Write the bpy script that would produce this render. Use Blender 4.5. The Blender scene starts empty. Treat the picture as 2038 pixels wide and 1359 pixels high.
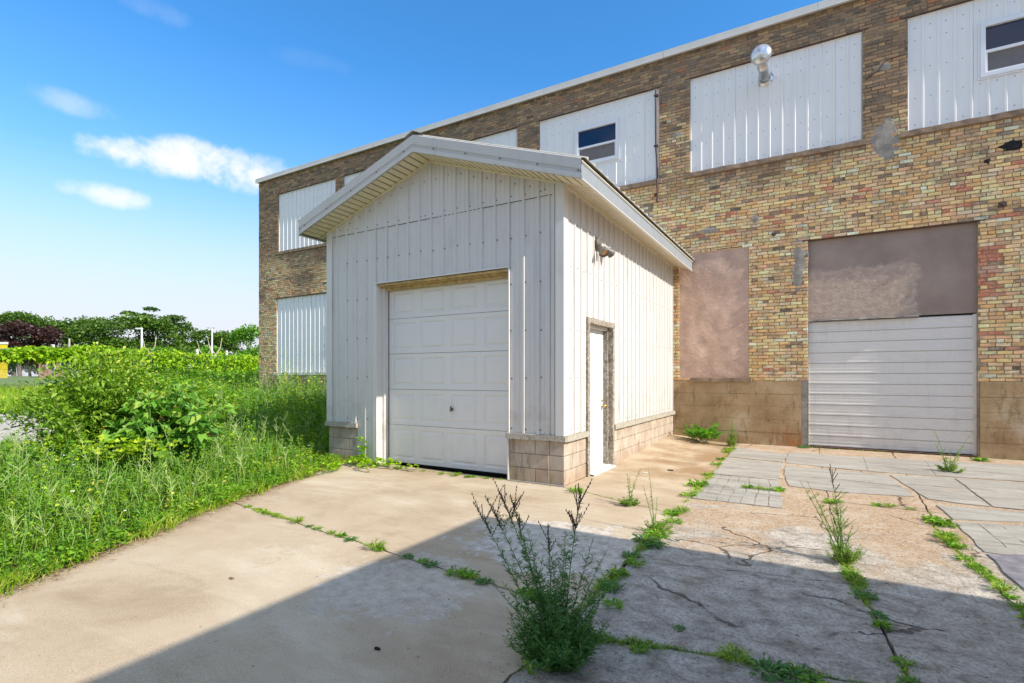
import bpy, math, random
import numpy as np
from math import sin, cos, pi, radians, sqrt
from mathutils import Vector, noise as mnoise
random.seed(7); rng = np.random.default_rng(7)
S = bpy.context.scene
COL = S.collection

# ---------------------------------------------------------------- camera
YAW = math.atan(610/1036.0)                 # camera looks this far left of the wall normal
cd = bpy.data.cameras.new('camera'); cam = bpy.data.objects.new('camera', cd); COL.objects.link(cam)
cam.location = (0, 0, 1.42); cam.rotation_euler = (pi/2, 0, YAW)
cd.sensor_width = 36; cd.lens = 36*1036/2038.0; cd.shift_y = 70.5/2038.0
cd.clip_start = 0.05; cd.clip_end = 3000
S.camera = cam

# ---------------------------------------------------------------- light
SUN = Vector((1.0, -0.065, 0.72)).normalized()
ld = bpy.data.lights.new('sun', 'SUN'); ld.energy = 3.3; ld.angle = radians(0.53); ld.color = (1.0, 0.93, 0.82)
lo = bpy.data.objects.new('sun', ld); COL.objects.link(lo)
lo.rotation_euler = SUN.to_track_quat('Z', 'Y').to_euler(); lo.location = (20, -5, 20)
W = bpy.data.worlds.new("World"); S.world = W; W.use_nodes = True
wt = W.node_tree; wn = wt.nodes; wl = wt.links
bg = wn['Background']; bg.inputs['Strength'].default_value = 0.12
sky = wn.new('ShaderNodeTexSky'); sky.sky_type = 'NISHITA'; sky.sun_disc = False
sky.sun_elevation = math.asin(SUN.z); sky.sun_rotation = math.atan2(SUN.x, SUN.y)
sky.altitude = 100; sky.air_density = 1.0; sky.dust_density = 0.6; sky.ozone_density = 2.0
S.view_settings.view_transform = 'Standard'; S.view_settings.look = 'None'
S.view_settings.exposure = 0.93; S.view_settings.gamma = 1.0; S.view_settings.use_curve_mapping = False

class NT:
    """small helper round a node tree"""
    def __init__(s, t): s.t = t; s.n = t.nodes; s.l = t.links
    def set(s, sock, v):
        if v is None: return
        if isinstance(v, bpy.types.NodeSocket): s.l.new(v, sock)
        elif isinstance(v, (tuple, list)) and len(v) == 3 and sock.type == 'RGBA': sock.default_value = (*v, 1)
        else: sock.default_value = v
    def math(s, op, a, b=None, clamp=False, c=None):
        m = s.n.new('ShaderNodeMath'); m.operation = op; m.use_clamp = clamp
        s.set(m.inputs[0], a); s.set(m.inputs[1], b)
        if c is not None: s.set(m.inputs[2], c)
        return m.outputs[0]
    def vmath(s, op, a, b=None):
        m = s.n.new('ShaderNodeVectorMath'); m.operation = op
        s.set(m.inputs[0], a); s.set(m.inputs[1], b)
        return m.outputs[1] if op in ('DOT_PRODUCT', 'LENGTH', 'DISTANCE') else m.outputs[0]
    def mix(s, f, a, b, mode='MIX'):
        m = s.n.new('ShaderNodeMix'); m.data_type = 'RGBA'; m.blend_type = mode
        s.set(m.inputs[0], f); s.set(m.inputs[6], a); s.set(m.inputs[7], b)
        return m.outputs[2]
    def noise(s, scale, detail=4, rough=.55, vec=None, dist=0, out=0):
        m = s.n.new('ShaderNodeTexNoise'); s.set(m.inputs['Vector'], vec)
        m.inputs['Scale'].default_value = scale; m.inputs['Detail'].default_value = detail
        m.inputs['Roughness'].default_value = rough; m.inputs['Distortion'].default_value = dist
        return m.outputs[out]
    def vor(s, scale, vec=None, feature='F1', out=0, rnd=1):
        m = s.n.new('ShaderNodeTexVoronoi'); m.feature = feature; s.set(m.inputs['Vector'], vec)
        m.inputs['Scale'].default_value = scale; m.inputs['Randomness'].default_value = rnd
        return m.outputs[out]
    def ramp(s, f, stops, interp='LINEAR'):
        m = s.n.new('ShaderNodeValToRGB'); s.set(m.inputs[0], f); r = m.color_ramp; r.interpolation = interp
        while len(r.elements) < len(stops): r.elements.new(0.5)
        for e, (p, c) in zip(r.elements, stops):
            e.position = p; e.color = (*(c if isinstance(c, tuple) else (c, c, c)), 1)
        return m.outputs[0]
    def step(s, f, lo, hi):
        m = s.n.new('ShaderNodeMapRange'); m.interpolation_type = 'SMOOTHSTEP'
        s.set(m.inputs[0], f); s.set(m.inputs[1], lo); s.set(m.inputs[2], hi)
        return m.outputs[0]
    def pos(s): return s.n.new('ShaderNodeNewGeometry').outputs['Position']
    def sep(s, v):
        m = s.n.new('ShaderNodeSeparateXYZ'); s.set(m.inputs[0], v); return m.outputs
    def scale(s, v, k):
        m = s.n.new('ShaderNodeVectorMath'); m.operation = 'MULTIPLY'; s.set(m.inputs[0], v); m.inputs[1].default_value = k
        return m.outputs[0]
    def bump(s, h, strength=.5, dist=.01, nrm=None):
        m = s.n.new('ShaderNodeBump'); s.set(m.inputs['Height'], h)
        m.inputs['Strength'].default_value = strength; m.inputs['Distance'].default_value = dist
        if nrm: s.set(m.inputs['Normal'], nrm)
        return m.outputs[0]
    def attr(s, name):
        m = s.n.new('ShaderNodeAttribute'); m.attribute_name = name; return m.outputs['Fac']

# clouds: real directions in the sky, shaped by noise
w = NT(wt)
tc = wn.new('ShaderNodeTexCoord').outputs['Generated']
DIRV = w.vmath('NORMALIZE', tc)
def sky_dir(az, el): return Vector((cos(el)*sin(az), cos(el)*cos(az), sin(el)))
nz = w.noise(5.0, 6, .6, vec=DIRV)
nz2 = w.noise(22.0, 5, .62, vec=DIRV)
skycol = w.mix(1.0, sky.outputs[0], (0.36, 0.90, 1.25), 'MULTIPLY')
zc = w.sep(DIRV)[2]
haze = w.ramp(w.math('ABSOLUTE', zc), [(0, 1.0), (.077, 1.0), (.139, .88), (.206, .63), (.27, .34), (.33, .13), (.40, .05), (.50, 0.0)])
skycol = w.mix(haze, skycol, (3.75, 3.92, 4.25))
def px_dir(x, y):
    u = (x-1019)/1036.0; f = Vector((-sin(YAW), cos(YAW), 0)); r = Vector((cos(YAW), sin(YAW), 0))
    return (f+r*u+Vector((0, 0, (750-y)/1036.0))).normalized()
for (cx, cy, rx, ry, dens, soft) in [(345, 318, .10, .024, 1.0, .5), (470, 336, .085, .030, 1.0, .5), (270, 300, .06, .014, .8, .5), (400, 300, .06, .016, .7, .5), (145, 205, .045, .014, .32, .7), (215, 388, .045, .015, .85, .6), (310, 20, .04, .012, .10, .8), (620, 120, .05, .012, .04, .9)]:
    c = px_dir(cx, cy); rt = c.cross(Vector((0, 0, 1))).normalized(); up = rt.cross(c)
    a = w.math('DIVIDE', w.vmath('DOT_PRODUCT', DIRV, tuple(rt)), rx)
    b = w.math('DIVIDE', w.vmath('DOT_PRODUCT', DIRV, tuple(up)), ry)
    r2 = w.math('ADD', w.math('MULTIPLY', a, a), w.math('MULTIPLY', b, b))
    front = w.math('GREATER_THAN', w.vmath('DOT_PRODUCT', DIRV, tuple(c)), 0)
    f = w.math('SUBTRACT', 1.0, r2)
    f = w.math('ADD', f, w.math('MULTIPLY', w.math('SUBTRACT', nz2, .5), 3.4))
    f = w.math('ADD', f, w.math('MULTIPLY', w.math('SUBTRACT', nz, .5), 1.2))
    f = w.step(f, -.7, 1.5)
    f = w.math('MULTIPLY', w.math('MULTIPLY', f, dens), front)
    skycol = w.mix(f, skycol, (4.7, 4.75, 4.9))
# scattered clouds added outside the view to whiten and lift the ambient light
cn = w.noise(2.3, 7, .6, vec=w.scale(DIRV, (1, 1, 1.6)), dist=.3)
away = w.step(w.vmath('DOT_PRODUCT', DIRV, tuple(px_dir(1019, 480))), .74, .55)
cf_ = w.math('MULTIPLY', w.math('MULTIPLY', w.step(cn, .47, .60), away), w.step(zc, .02, .15))
skycol = w.mix(cf_, skycol, (4.5, 4.5, 4.6))
wl.new(skycol, bg.inputs['Color'])

# ---------------------------------------------------------------- materials
def mat(name, build, rough=.7, metal=0.0, spec=.5):
    m = bpy.data.materials.new(name); m.use_nodes = True; t = NT(m.node_tree)
    p = t.n['Principled BSDF']; p.inputs['Roughness'].default_value = rough; p.inputs['Metallic'].default_value = metal
    p.inputs['Specular IOR Level'].default_value = spec
    build(t, p); return m
def col(t, p, c): t.set(p.inputs['Base Color'], c)
def nrm(t, p, n): t.set(p.inputs['Normal'], n)

def plain(name, c, rough=.6, metal=0, var=.12, scale=6, bump=0.0, bscale=40, spec=.4):
    def b(t, p):
        n = t.noise(scale, 5, .6, vec=t.pos())
        d = tuple(x*(1-var) for x in c); l = tuple(min(1, x*(1+var)) for x in c)
        col(t, p, t.ramp(n, [(.3, d), (.7, l)]))
        if bump: nrm(t, p, t.bump(t.noise(bscale, 4, .6, vec=t.pos()), bump, .01))
    return mat(name, b, rough, metal, spec)

def painted_metal(name, c, dirt=.35, splash=.45):
    def b(t, p):
        P = t.pos()
        n = t.noise(2.2, 6, .6, vec=P)
        streak = t.noise(1.0, 5, .65, vec=t.scale(P, (14, 14, .8)))
        f = t.step(t.math('MULTIPLY', streak, n), .22, .5)
        c2 = tuple(x*(1-dirt*.55) for x in c)
        cc = t.mix(f, c, c2)
        z = t.sep(P)[2]
        low = t.math('MULTIPLY', t.step(z, 1.6, .3), t.step(t.noise(5, 6, .65, vec=P), .45, .7))
        cc = t.mix(t.math('MULTIPLY', low, splash), cc, (.36, .29, .21))
        sp = t.step(t.noise(60, 2, .5, vec=P), .74, .8)
        cc = t.mix(t.math('MULTIPLY', sp, .35), cc, (.3, .25, .2))
        col(t, p, cc)
        nrm(t, p, t.bump(t.noise(3.0, 3, .5, vec=P), .12, .02))
    return mat(name, b, .42, 0, .5)
M = {}
M['siding'] = painted_metal('white_siding', (.66, .625, .585), .3)
M['infill'] = painted_metal('infill_siding', (.80, .80, .79), .12)
M['trim'] = painted_metal('white_trim', (.70, .665, .62), .25)
M['fascia'] = painted_metal('fascia_metal', (.50, .485, .465), .25)
M['soffit'] = plain('soffit_cream', (.80, .72, .55), .6, var=.08)
M['soffit_gap'] = plain('soffit_groove', (.22, .18, .13), .8)
M['roof'] = plain('roof_metal', (.50, .47, .40), .5, var=.15)
M['coping'] = plain('coping_metal', (.66, .64, .60), .45, var=.1, scale=1.5)
M['gutter'] = plain('grey_fascia', (.27, .29, .31), .5, var=.08)
M['door'] = painted_metal('overhead_door_paint', (.76, .73, .69), .08, .10)
M['side_door'] = plain('side_door_paint', (.66, .68, .66), .5, var=.02)
M['black'] = plain('dark_gap', (.015, .015, .015), .9)
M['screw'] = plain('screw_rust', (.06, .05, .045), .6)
M['darkpipe'] = plain('rusty_pipe', (.09, .05, .04), .6, var=.4, scale=20)
M['galv'] = plain('galvanised', (.62, .63, .65), .28, metal=.85, var=.15, scale=8)
M['vinyl'] = plain('vinyl_frame', (.74, .76, .8), .4, var=.03)
M['brass'] = plain('brass', (.65, .45, .2), .3, metal=.9)
M['castmetal'] = plain('cast_grey', (.15, .14, .12), .45, var=.25, scale=30)
M['sill'] = plain('stone_sill', (.27, .19, .13), .9, var=.3, scale=9, bump=.5, bscale=60)
M['rust'] = plain('rusty_lintel', (.10, .055, .035), .85, var=.4, scale=12, bump=.4)
M['lamp_orange'] = plain('faded_orange', (.65, .38, .18), .5, var=.3, scale=40)
def glass(t, p):
    col(t, p, (.006, .022, .07)); p.inputs['Roughness'].default_value = .03; p.inputs['Specular IOR Level'].default_value = .5
M['glass'] = mat('window_glass', glass, .03)
M['screen'] = plain('insect_screen', (.16, .15, .15), .7, var=.1)

def wood(t, p):
    P = t.pos()
    a = t.noise(9, 6, .7, vec=t.scale(P, (3, 3, 3)))
    g = t.noise(26, 5, .6, vec=P, dist=1.2)
    c = t.ramp(t.math('MULTIPLY_ADD', g, .6, t.math('MULTIPLY', a, .4) if False else None) if False else g, [(.3, (.10, .075, .05)), (.5, (.24, .19, .14)), (.68, (.44, .39, .32))])
    col(t, p, t.mix(t.step(a, .45, .7), c, (.52, .48, .42))); nrm(t, p, t.bump(g, .5, .006))
M['wood'] = mat('weathered_wood', wood, .85)
def ledgem(t, p):
    P = t.pos(); g = t.noise(30, 5, .65, vec=P, dist=.8)
    col(t, p, t.ramp(g, [(.3, (.20, .17, .13)), (.5, (.40, .36, .29)), (.7, (.52, .48, .40))])); nrm(t, p, t.bump(g, .4, .005))
M['ledge'] = mat('ledge_board', ledgem, .85)
M['oldwood'] = plain('yellowed_wood', (.50, .36, .17), .8, var=.35, scale=14, bump=.3)

def block(t, p):
    P = t.pos()
    n = t.noise(2.6, 7, .65, vec=P); f = t.noise(70, 3, .6, vec=P)
    st = t.noise(3, 6, .6, vec=t.scale(P, (5, 5, 1)))
    oi = t.n.new('ShaderNodeObjectInfo').outputs['Random']
    c = t.ramp(n, [(.3, (.34, .25, .18)), (.5, (.47, .38, .29)), (.7, (.56, .49, .40))])
    c = t.mix(t.math('MULTIPLY', t.step(st, .52, .68), .65), c, (.20, .13, .075))
    z = t.sep(P)[2]
    c = t.mix(t.math('MULTIPLY', t.step(t.math('ADD', z, t.math('MULTIPLY', n, .4)), .52, .12), .45), c, (.33, .19, .10))
    c = t.mix(t.math('MULTIPLY', oi, .22), c, (.30, .25, .21))
    col(t, p, c); nrm(t, p, t.bump(t.math('ADD', f, t.noise(14, 4, .6, vec=P)), .5, .006))
M['block'] = mat('concrete_block', block, .9)

def brickpal(t, r, P, dirty):
    c = t.ramp(r, [(.0, (0.880, 0.558, 0.233)), (.10, (0.880, 0.714, 0.330)), (.20, (0.821, 0.450, 0.158)), (.30, (0.880, 0.608, 0.317)), (.38, (0.694, 0.418, 0.202)),
                   (.46, (0.880, 0.822, 0.418)), (.54, (0.880, 0.492, 0.254)), (.62, (0.880, 0.634, 0.254)), (.70, (0.570, 0.353, 0.190)), (.76, (0.880, 0.664, 0.394)), (.84, (0.755, 0.460, 0.177)),
                   (.905, (0.284, 0.182, 0.114)), (.93, (0.880, 0.880, 0.634)), (.965, (0.590, 0.174, 0.091)), (.985, (0.105, 0.074, 0.054))], 'CONSTANT')
    d = t.ramp(r, [(.0, (0.315, 0.190, 0.098)), (.12, (0.411, 0.254, 0.127)), (.24, (0.220, 0.131, 0.072)), (.36, (0.353, 0.203, 0.112)), (.48, (0.486, 0.308, 0.153)),
                   (.60, (0.191, 0.125, 0.082)), (.72, (0.301, 0.183, 0.103)), (.86, (0.132, 0.088, 0.064)), (.94, (0.469, 0.154, 0.060)), (.97, (0.074, 0.054, 0.040))], 'CONSTANT')
    c = t.mix(dirty, c, d)
    n = t.noise(38, 5, .65, vec=P); n2 = t.noise(9, 5, .65, vec=P)
    c = t.mix(t.math('MULTIPLY', t.step(n, .50, .64), .55), c, t.mix(dirty, (.66, .55, .38), (.36, .29, .20)))
    c = t.mix(t.math('MULTIPLY', t.step(n, .44, .28), .4), c, (.16, .12, .08))
    c = t.mix(t.math('MULTIPLY', t.step(n2, .53, .66), .5), c, (.15, .125, .095))
    c = t.mix(t.math('MULTIPLY', t.step(t.noise(1.7, 6, .7, vec=P), .54, .64), .35), c, (.22, .185, .145))
    c = t.mix(.16, c, (.36, .31, .245))
    sm = t.math('MULTIPLY', t.step(t.noise(3.2, 8, .75, vec=t.scale(P, (.7, 1, 1.6))), .55, .62), .55)
    c = t.mix(sm, c, t.mix(dirty, (.50, .43, .33), (.26, .22, .17)))
    return c
def brick_mat(name, src):
    def b(t, p):
        P = t.pos()
        if src == 'obj':
            a = t.n.new('ShaderNodeAttribute'); a.attribute_type = 'OBJECT'; a.attribute_name = 'rnd'; r = a.outputs['Fac']
            a = t.n.new('ShaderNodeAttribute'); a.attribute_type = 'OBJECT'; a.attribute_name = 'soot'; d = a.outputs['Fac']
        else: r = t.attr('rnd'); d = t.attr('soot')
        col(t, p, brickpal(t, r, P, d))
        nrm(t, p, t.bump(t.math('ADD', t.noise(60, 4, .65, vec=P), t.noise(17, 3, .6, vec=P)), .8, .009))
    return mat(name, b, .92, 0, .2)
M['brick'] = brick_mat('brick_face', 'face'); M['brick1'] = brick_mat('brick_single', 'obj')
def mortar(t, p):
    P = t.pos(); n = t.noise(4, 7, .65, vec=P); z = t.sep(P)[2]
    c = t.ramp(n, [(.3, (.19, .145, .09)), (.5, (.28, .22, .145)), (.7, (.42, .35, .25))])
    c = t.mix(t.math('MULTIPLY', t.step(z, 3.6, 6.2), .5), c, (.20, .155, .11))
    col(t, p, c); nrm(t, p, t.bump(t.noise(70, 4, .65, vec=P), .8, .01))
M['mortar'] = mat('mortar', mortar, .95, 0, .2)
def cement(t, p):
    P = t.pos(); n = t.noise(8, 7, .65, vec=P)
    col(t, p, t.ramp(n, [(.3, (.20, .18, .155)), (.55, (.33, .30, .26)), (.75, (.45, .42, .37))])); nrm(t, p, t.bump(t.noise(40, 5, .65, vec=P), .9, .012))
M['cement'] = mat('cement_smear', cement, .95, 0, .2)
def stucco(t, p):
    P = t.pos(); n = t.noise(2.2, 7, .65, vec=P); f = t.noise(14, 6, .7, vec=P, dist=.1)
    c = t.ramp(n, [(.3, (0.444, 0.301, 0.230)), (.5, (0.552, 0.381, 0.294)), (.7, (0.676, 0.484, 0.378))])
    c = t.mix(t.math('MULTIPLY', t.step(f, .60, .70), .35), c, (0.880, 0.688, 0.551))
    c = t.mix(t.math('MULTIPLY', t.step(t.noise(5, 3, .6, vec=t.scale(P, (1, 1, 4))), .6, .75), .25), c, (0.742, 0.440, 0.294))
    col(t, p, c); nrm(t, p, t.bump(f, .9, .03))
M['stucco'] = mat('pink_stucco', stucco, .85, 0, .3)
def stuccog(t, p):
    P = t.pos(); n = t.noise(1.6, 6, .6, vec=P); f = t.noise(11, 8, .75, vec=t.scale(P, (1, 1, 1.5)), dist=.1)
    c = t.ramp(n, [(.3, (0.260, 0.199, 0.166)), (.7, (0.363, 0.285, 0.237))])
    X = t.sep(P); edge = t.noise(3, 6, .65, vec=P)
    zz = t.math('ADD', X[2], t.math('MULTIPLY', t.math('SUBTRACT', edge, .5), .55))
    xx = t.math('ADD', X[0], t.math('MULTIPLY', t.math('SUBTRACT', edge, .5), .4))
    k = t.math('MULTIPLY', t.step(zz, 3.62, 3.50), t.step(xx, 1.66, 1.56))  # paints grazing sun on the lower left, lintel and jamb shade around it
    c = t.mix(k, c, t.ramp(f, [(.3, (0.363, 0.267, 0.212)), (.5, (0.460, 0.353, 0.283)), (.72, (0.629, 0.511, 0.423))]))
    col(t, p, c)
    nrm(t, p, t.bump(t.math('MULTIPLY', f, t.math('MULTIPLY_ADD', k, .9, .1) if False else t.math('ADD', t.math('MULTIPLY', k, .9), .1)), .9, .03))
M['stuccog'] = mat('grey_stucco', stuccog, .75, 0, .3)
def found(t, p):
    P = t.pos(); n = t.noise(1.4, 7, .65, vec=P); s = t.noise(2.2, 6, .7, vec=t.scale(P, (3, 3, .8)))
    c = t.ramp(n, [(.3, (0.302, 0.194, 0.095)), (.5, (0.414, 0.286, 0.155)), (.72, (0.526, 0.400, 0.250))])
    c = t.mix(t.math('MULTIPLY', t.step(s, .52, .64), .6), c, (0.213, 0.135, 0.065))
    c = t.mix(t.math('MULTIPLY', t.step(t.noise(15, 6, .7, vec=P), .64, .68), .8), c, (0.078, 0.054, 0.035))
    c = t.mix(t.math('MULTIPLY', t.step(t.noise(1.1, 7, .7, vec=P), .55, .66), .5), c, (0.582, 0.497, 0.380))
    c = t.mix(t.math('MULTIPLY', t.step(t.noise(24, 5, .7, vec=P), .60, .72), .5), c, (0.560, 0.454, 0.300))
    X = t.sep(P)
    red = t.math('MULTIPLY', t.step(X[2], .62, .02), t.math('MULTIPLY', t.step(X[0], -1.0, -.4), t.step(X[0], .3, -.1)))
    c = t.mix(t.math('MULTIPLY', red, t.step(t.noise(4, 6, .65, vec=P), .38, .6)), c, (.42, .17, .06))
    col(t, p, c); nrm(t, p, t.bump(t.math('ADD', t.noise(30, 6, .7, vec=P), n), .7, .02))
M['found'] = mat('stained_foundation', found, .9, 0, .25)

# ground materials
def tan(t, p):
    P = t.pos(); X = t.sep(P)
    n = t.noise(.7, 8, .66, vec=P, dist=.3); sw = t.noise(.8, 7, .68, vec=t.scale(P, (.6, 1.7, 1)), dist=.35)
    c = t.ramp(n, [(.28, (0.368, 0.267, 0.170)), (.5, (0.501, 0.387, 0.260)), (.72, (0.590, 0.484, 0.349))])
    c = t.mix(t.math('MULTIPLY', t.step(sw, .50, .66), .6), c, (0.646, 0.545, 0.405))
    c = t.mix(t.math('MULTIPLY', t.step(sw, .47, .32), .55), c, (0.334, 0.228, 0.131))
    c = t.mix(t.math('MULTIPLY', t.step(t.noise(2.3, 8, .75, vec=P), .56, .66), .35), c, (0.334, 0.245, 0.153))
    side = t.math('MULTIPLY', t.step(X[0], -3.0, -2.2), t.step(X[1], 6.3, 8.0))
    c = t.mix(t.math('MULTIPLY', side, t.math('MULTIPLY', t.step(t.noise(1.0, 8, .72, vec=P, dist=.3), .40, .60), .85)), c, (0.301, 0.173, 0.077))
    rim = t.math('ADD', t.math('MULTIPLY', X[1], .46), X[0])          # along the grass edge
    rimf = t.step(t.math('ADD', rim, t.math('MULTIPLY', t.noise(3, 7, .7, vec=P), .6)), -3.45, -3.98)
    c = t.mix(t.math('MULTIPLY', rimf, .75), c, (0.245, 0.145, 0.077))
    d = t.vmath('DISTANCE', t.scale(P, (.75, 1.25, 1)), (-1.28, 5.0, 0)); wn_ = t.noise(3.2, 9, .74, vec=P, dist=.25)
    worn = t.step(t.math('SUBTRACT', t.math('MULTIPLY', wn_, 1.9), d), .10, .16)
    d2 = t.vmath('DISTANCE', P, (-2.5, 2.7, 0)); worn = t.math('MAXIMUM', worn, t.math('MULTIPLY', t.step(t.math('SUBTRACT', t.math('MULTIPLY', wn_, 1.35), d2), .10, .18), .6))
    c = t.mix(t.math('MULTIPLY', worn, .85), c, t.ramp(t.noise(11, 8, .78, vec=P), [(.36, (0.301, 0.250, 0.197)), (.5, (0.557, 0.495, 0.415)), (.66, (0.779, 0.724, 0.633))]))
    sp = t.noise(150, 2, .5, vec=P)
    c = t.mix(t.math('MULTIPLY', t.step(sp, .58, .70), .5), c, (0.757, 0.668, 0.524)); c = t.mix(t.math('MULTIPLY', t.step(sp, .40, .30), .55), c, (0.200, 0.134, 0.077))
    pit = t.step(t.noise(22, 5, .6, vec=P), .685, .71)
    c = t.mix(t.math('MULTIPLY', pit, .7), c, (0.111, 0.072, 0.044))
    # old scrape marks
    sl_ = t.noise(3.0, 3, .5, vec=t.n.new('ShaderNodeMapping').outputs[0]) if False else None
    col(t, p, c)
    hgt = t.math('ADD', t.noise(110, 4, .65, vec=P), t.math('ADD', t.math('MULTIPLY', sw, .8), t.math('MULTIPLY', worn, -.5)))
    nrm(t, p, t.bump(hgt, .45, .008))
M['tan'] = mat('tan_concrete', tan, .88, 0, .25)
def rough_c(t, p):
    P = t.pos(); X = t.sep(P)
    n = t.noise(1.1, 8, .68, vec=P, dist=1.0); f = t.noise(45, 5, .75, vec=P); fl = t.noise(5, 9, .78, vec=t.scale(P, (1, 1.25, 1)), dist=.5)
    agg = t.vor(58, vec=P, out=1)
    aggc = t.ramp(t.sep(agg)[0], [(0, (.40, .24, .12)), (.3, (.52, .37, .23)), (.55, (.62, .50, .37)), (.8, (.38, .20, .09)), (1, (.66, .60, .52))])
    aggc = t.mix(.25, aggc, (.60, .40, .235)); aggc = t.mix(t.math('MULTIPLY', t.step(t.noise(2.2, 7, .7, vec=P), .48, .62), .55), aggc, (.68, .56, .42))
    skin = t.ramp(fl, [(.34, (0.233, 0.187, 0.142)), (.44, (0.490, 0.420, 0.339)), (.54, (0.676, 0.601, 0.503)), (.68, (0.863, 0.794, 0.688))])
    # more aggregate showing farther up the yard, skin nearer
    m = t.math('ADD', t.math('MULTIPLY', t.math('SUBTRACT', X[1], 5.15), .20), t.math('MULTIPLY', t.math('SUBTRACT', n, .5), 1.9))
    m = t.step(m, -.12, .12)
    skin = t.mix(t.math('MULTIPLY', t.step(f, .56, .40), .5), skin, (.26, .22, .18))
    c = t.mix(t.math('MULTIPLY', m, .9), skin, aggc)
    c = t.mix(t.math('MULTIPLY', t.step(t.noise(24, 7, .78, vec=P, dist=.4), .575, .63), .75), c, (.12, .10, .085))
    # fine branching cracks
    wv = t.vmath('ADD', P, t.scale(t.noise(3, 4, .6, vec=P, out=1), (.35, .35, 0)))
    cr = t.vor(.95, vec=t.scale(wv, (1, 1, 0)), feature='DISTANCE_TO_EDGE')
    crk = t.math('MULTIPLY', t.step(cr, .010, .003), t.step(t.noise(.8, 3, .5, vec=P), .48, .53))
    c = t.mix(t.math('MULTIPLY', crk, .7), c, (.06, .035, .03))
    col(t, p, c)
    hgt = t.math('ADD', t.math('MULTIPLY', fl, 1.6), f); hgt = t.math('SUBTRACT', hgt, t.math('MULTIPLY', crk, 1.5))
    nrm(t, p, t.bump(hgt, 1.0, .018))
M['rough'] = mat('worn_concrete', rough_c, .92, 0, .2)
def grey_p(t, p):
    P = t.pos(); n = t.noise(2, 7, .65, vec=t.scale(P, (.6, 2.2, 1)), dist=.8); f = t.noise(55, 5, .7, vec=P)
    c = t.ramp(n, [(.3, (0.270, 0.242, 0.207)), (.5, (0.390, 0.359, 0.308)), (.7, (0.500, 0.466, 0.409))])
    g = t.noise(7, 8, .75, vec=t.scale(P, (.6, 2.6, 1)), dist=.3)
    c = t.mix(t.math('MULTIPLY', t.step(g, .585, .63), .75), c, (0.130, 0.107, 0.087))
    c = t.mix(t.math('MULTIPLY', t.step(f, .55, .66), .4), c, (0.620, 0.572, 0.497))
    c = t.mix(t.math('MULTIPLY', t.step(t.noise(1.7, 6, .7, vec=P), .60, .70), .6), c, (0.500, 0.369, 0.248))
    col(t, p, c); nrm(t, p, t.bump(t.math('SUBTRACT', f, t.math('MULTIPLY', g, 2)), .8, .010))
M['grey'] = mat('grey_paving', grey_p, .9, 0, .25)
M['darkpatch'] = plain('dark_slate_patch', (.21, .195, .215), .8, var=.45, scale=7, bump=.6, bscale=30)
def soil(t, p):
    P = t.pos(); X = t.sep(P); n = t.noise(3, 7, .65, vec=P); n1 = t.noise(.35, 5, .6, vec=P)
    s = t.ramp(n, [(.3, (.03, .03, .015)), (.5, (.07, .055, .03)), (.7, (.14, .105, .06))])
    xe = t.math('ADD', X[0], t.math('MULTIPLY', t.math('SUBTRACT', n1, .5), 2.5))
    gravel = t.ramp(t.noise(5, 8, .75, vec=P), [(.3, (.33, .28, .24)), (.5, (.47, .42, .37)), (.7, (.60, .55, .50))])
    c = t.mix(t.step(xe, -13.2, -14.2), s, gravel)
    lawn = t.ramp(t.noise(2, 6, .7, vec=P), [(.3, (.075, .12, .03)), (.5, (.13, .20, .045)), (.7, (.22, .27, .075))])
    c = t.mix(t.step(xe, -20.4, -21.0), c, lawn)
    col(t, p, c); nrm(t, p, t.bump(t.noise(25, 5, .7, vec=P), .6, .03))
M['soil'] = mat('ground_soil', soil, .95, 0, .2)
def pebm(t, p):
    r = t.attr('rnd'); col(t, p, t.ramp(r, [(0, (.2, .17, .14)), (.5, (.42, .38, .33)), (1, (.7, .68, .64))]))
M['pebble'] = mat('pebbles', pebm, .9)

def leafmat(name, stops, tr=.35, rough=.5):
    m = bpy.data.materials.new(name); m.use_nodes = True; t = NT(m.node_tree)
    p = t.n['Principled BSDF']; p.inputs['Roughness'].default_value = rough; p.inputs['Specular IOR Level'].default_value = .35
    c = t.ramp(t.attr('rnd'), stops)
    t.set(p.inputs['Base Color'], c)
    tb = t.n.new('ShaderNodeBsdfTranslucent'); t.set(tb.inputs['Color'], t.mix(1.0, c, (1.1, 1.25, .5), 'MULTIPLY'))
    mx = t.n.new('ShaderNodeMixShader'); mx.inputs[0].default_value = tr
    t.l.new(p.outputs[0], mx.inputs[1]); t.l.new(tb.outputs[0], mx.inputs[2])
    t.l.new(mx.outputs[0], t.n['Material Output'].inputs['Surface'])
    return m
M['leaf'] = leafmat('weed_leaf', [(0, (0.056, 0.159, 0.008)), (.35, (0.135, 0.317, 0.013)), (.65, (0.238, 0.463, 0.021)), (.9, (0.428, 0.581, 0.040)), (1, (0.634, 0.556, 0.079))])
M['leaf_pale'] = leafmat('pale_stalk', [(0, (0.156, 0.253, 0.055)), (.5, (0.288, 0.414, 0.110)), (1, (0.504, 0.575, 0.220))], .25)
M['leaf_shrub'] = leafmat('shrub_leaf', [(0, (0.074, 0.161, 0.013)), (.5, (0.198, 0.363, 0.024)), (.85, (0.445, 0.564, 0.066)), (1, (0.692, 0.672, 0.158))], .35, .4)
M['leaf_big'] = leafmat('broad_leaf', [(0, (0.054, 0.156, 0.022)), (.45, (0.149, 0.338, 0.045)), (.8, (0.270, 0.494, 0.075)), (.92, (0.540, 0.468, 0.105)), (1, (0.608, 0.260, 0.135))], .3, .28)
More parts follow.
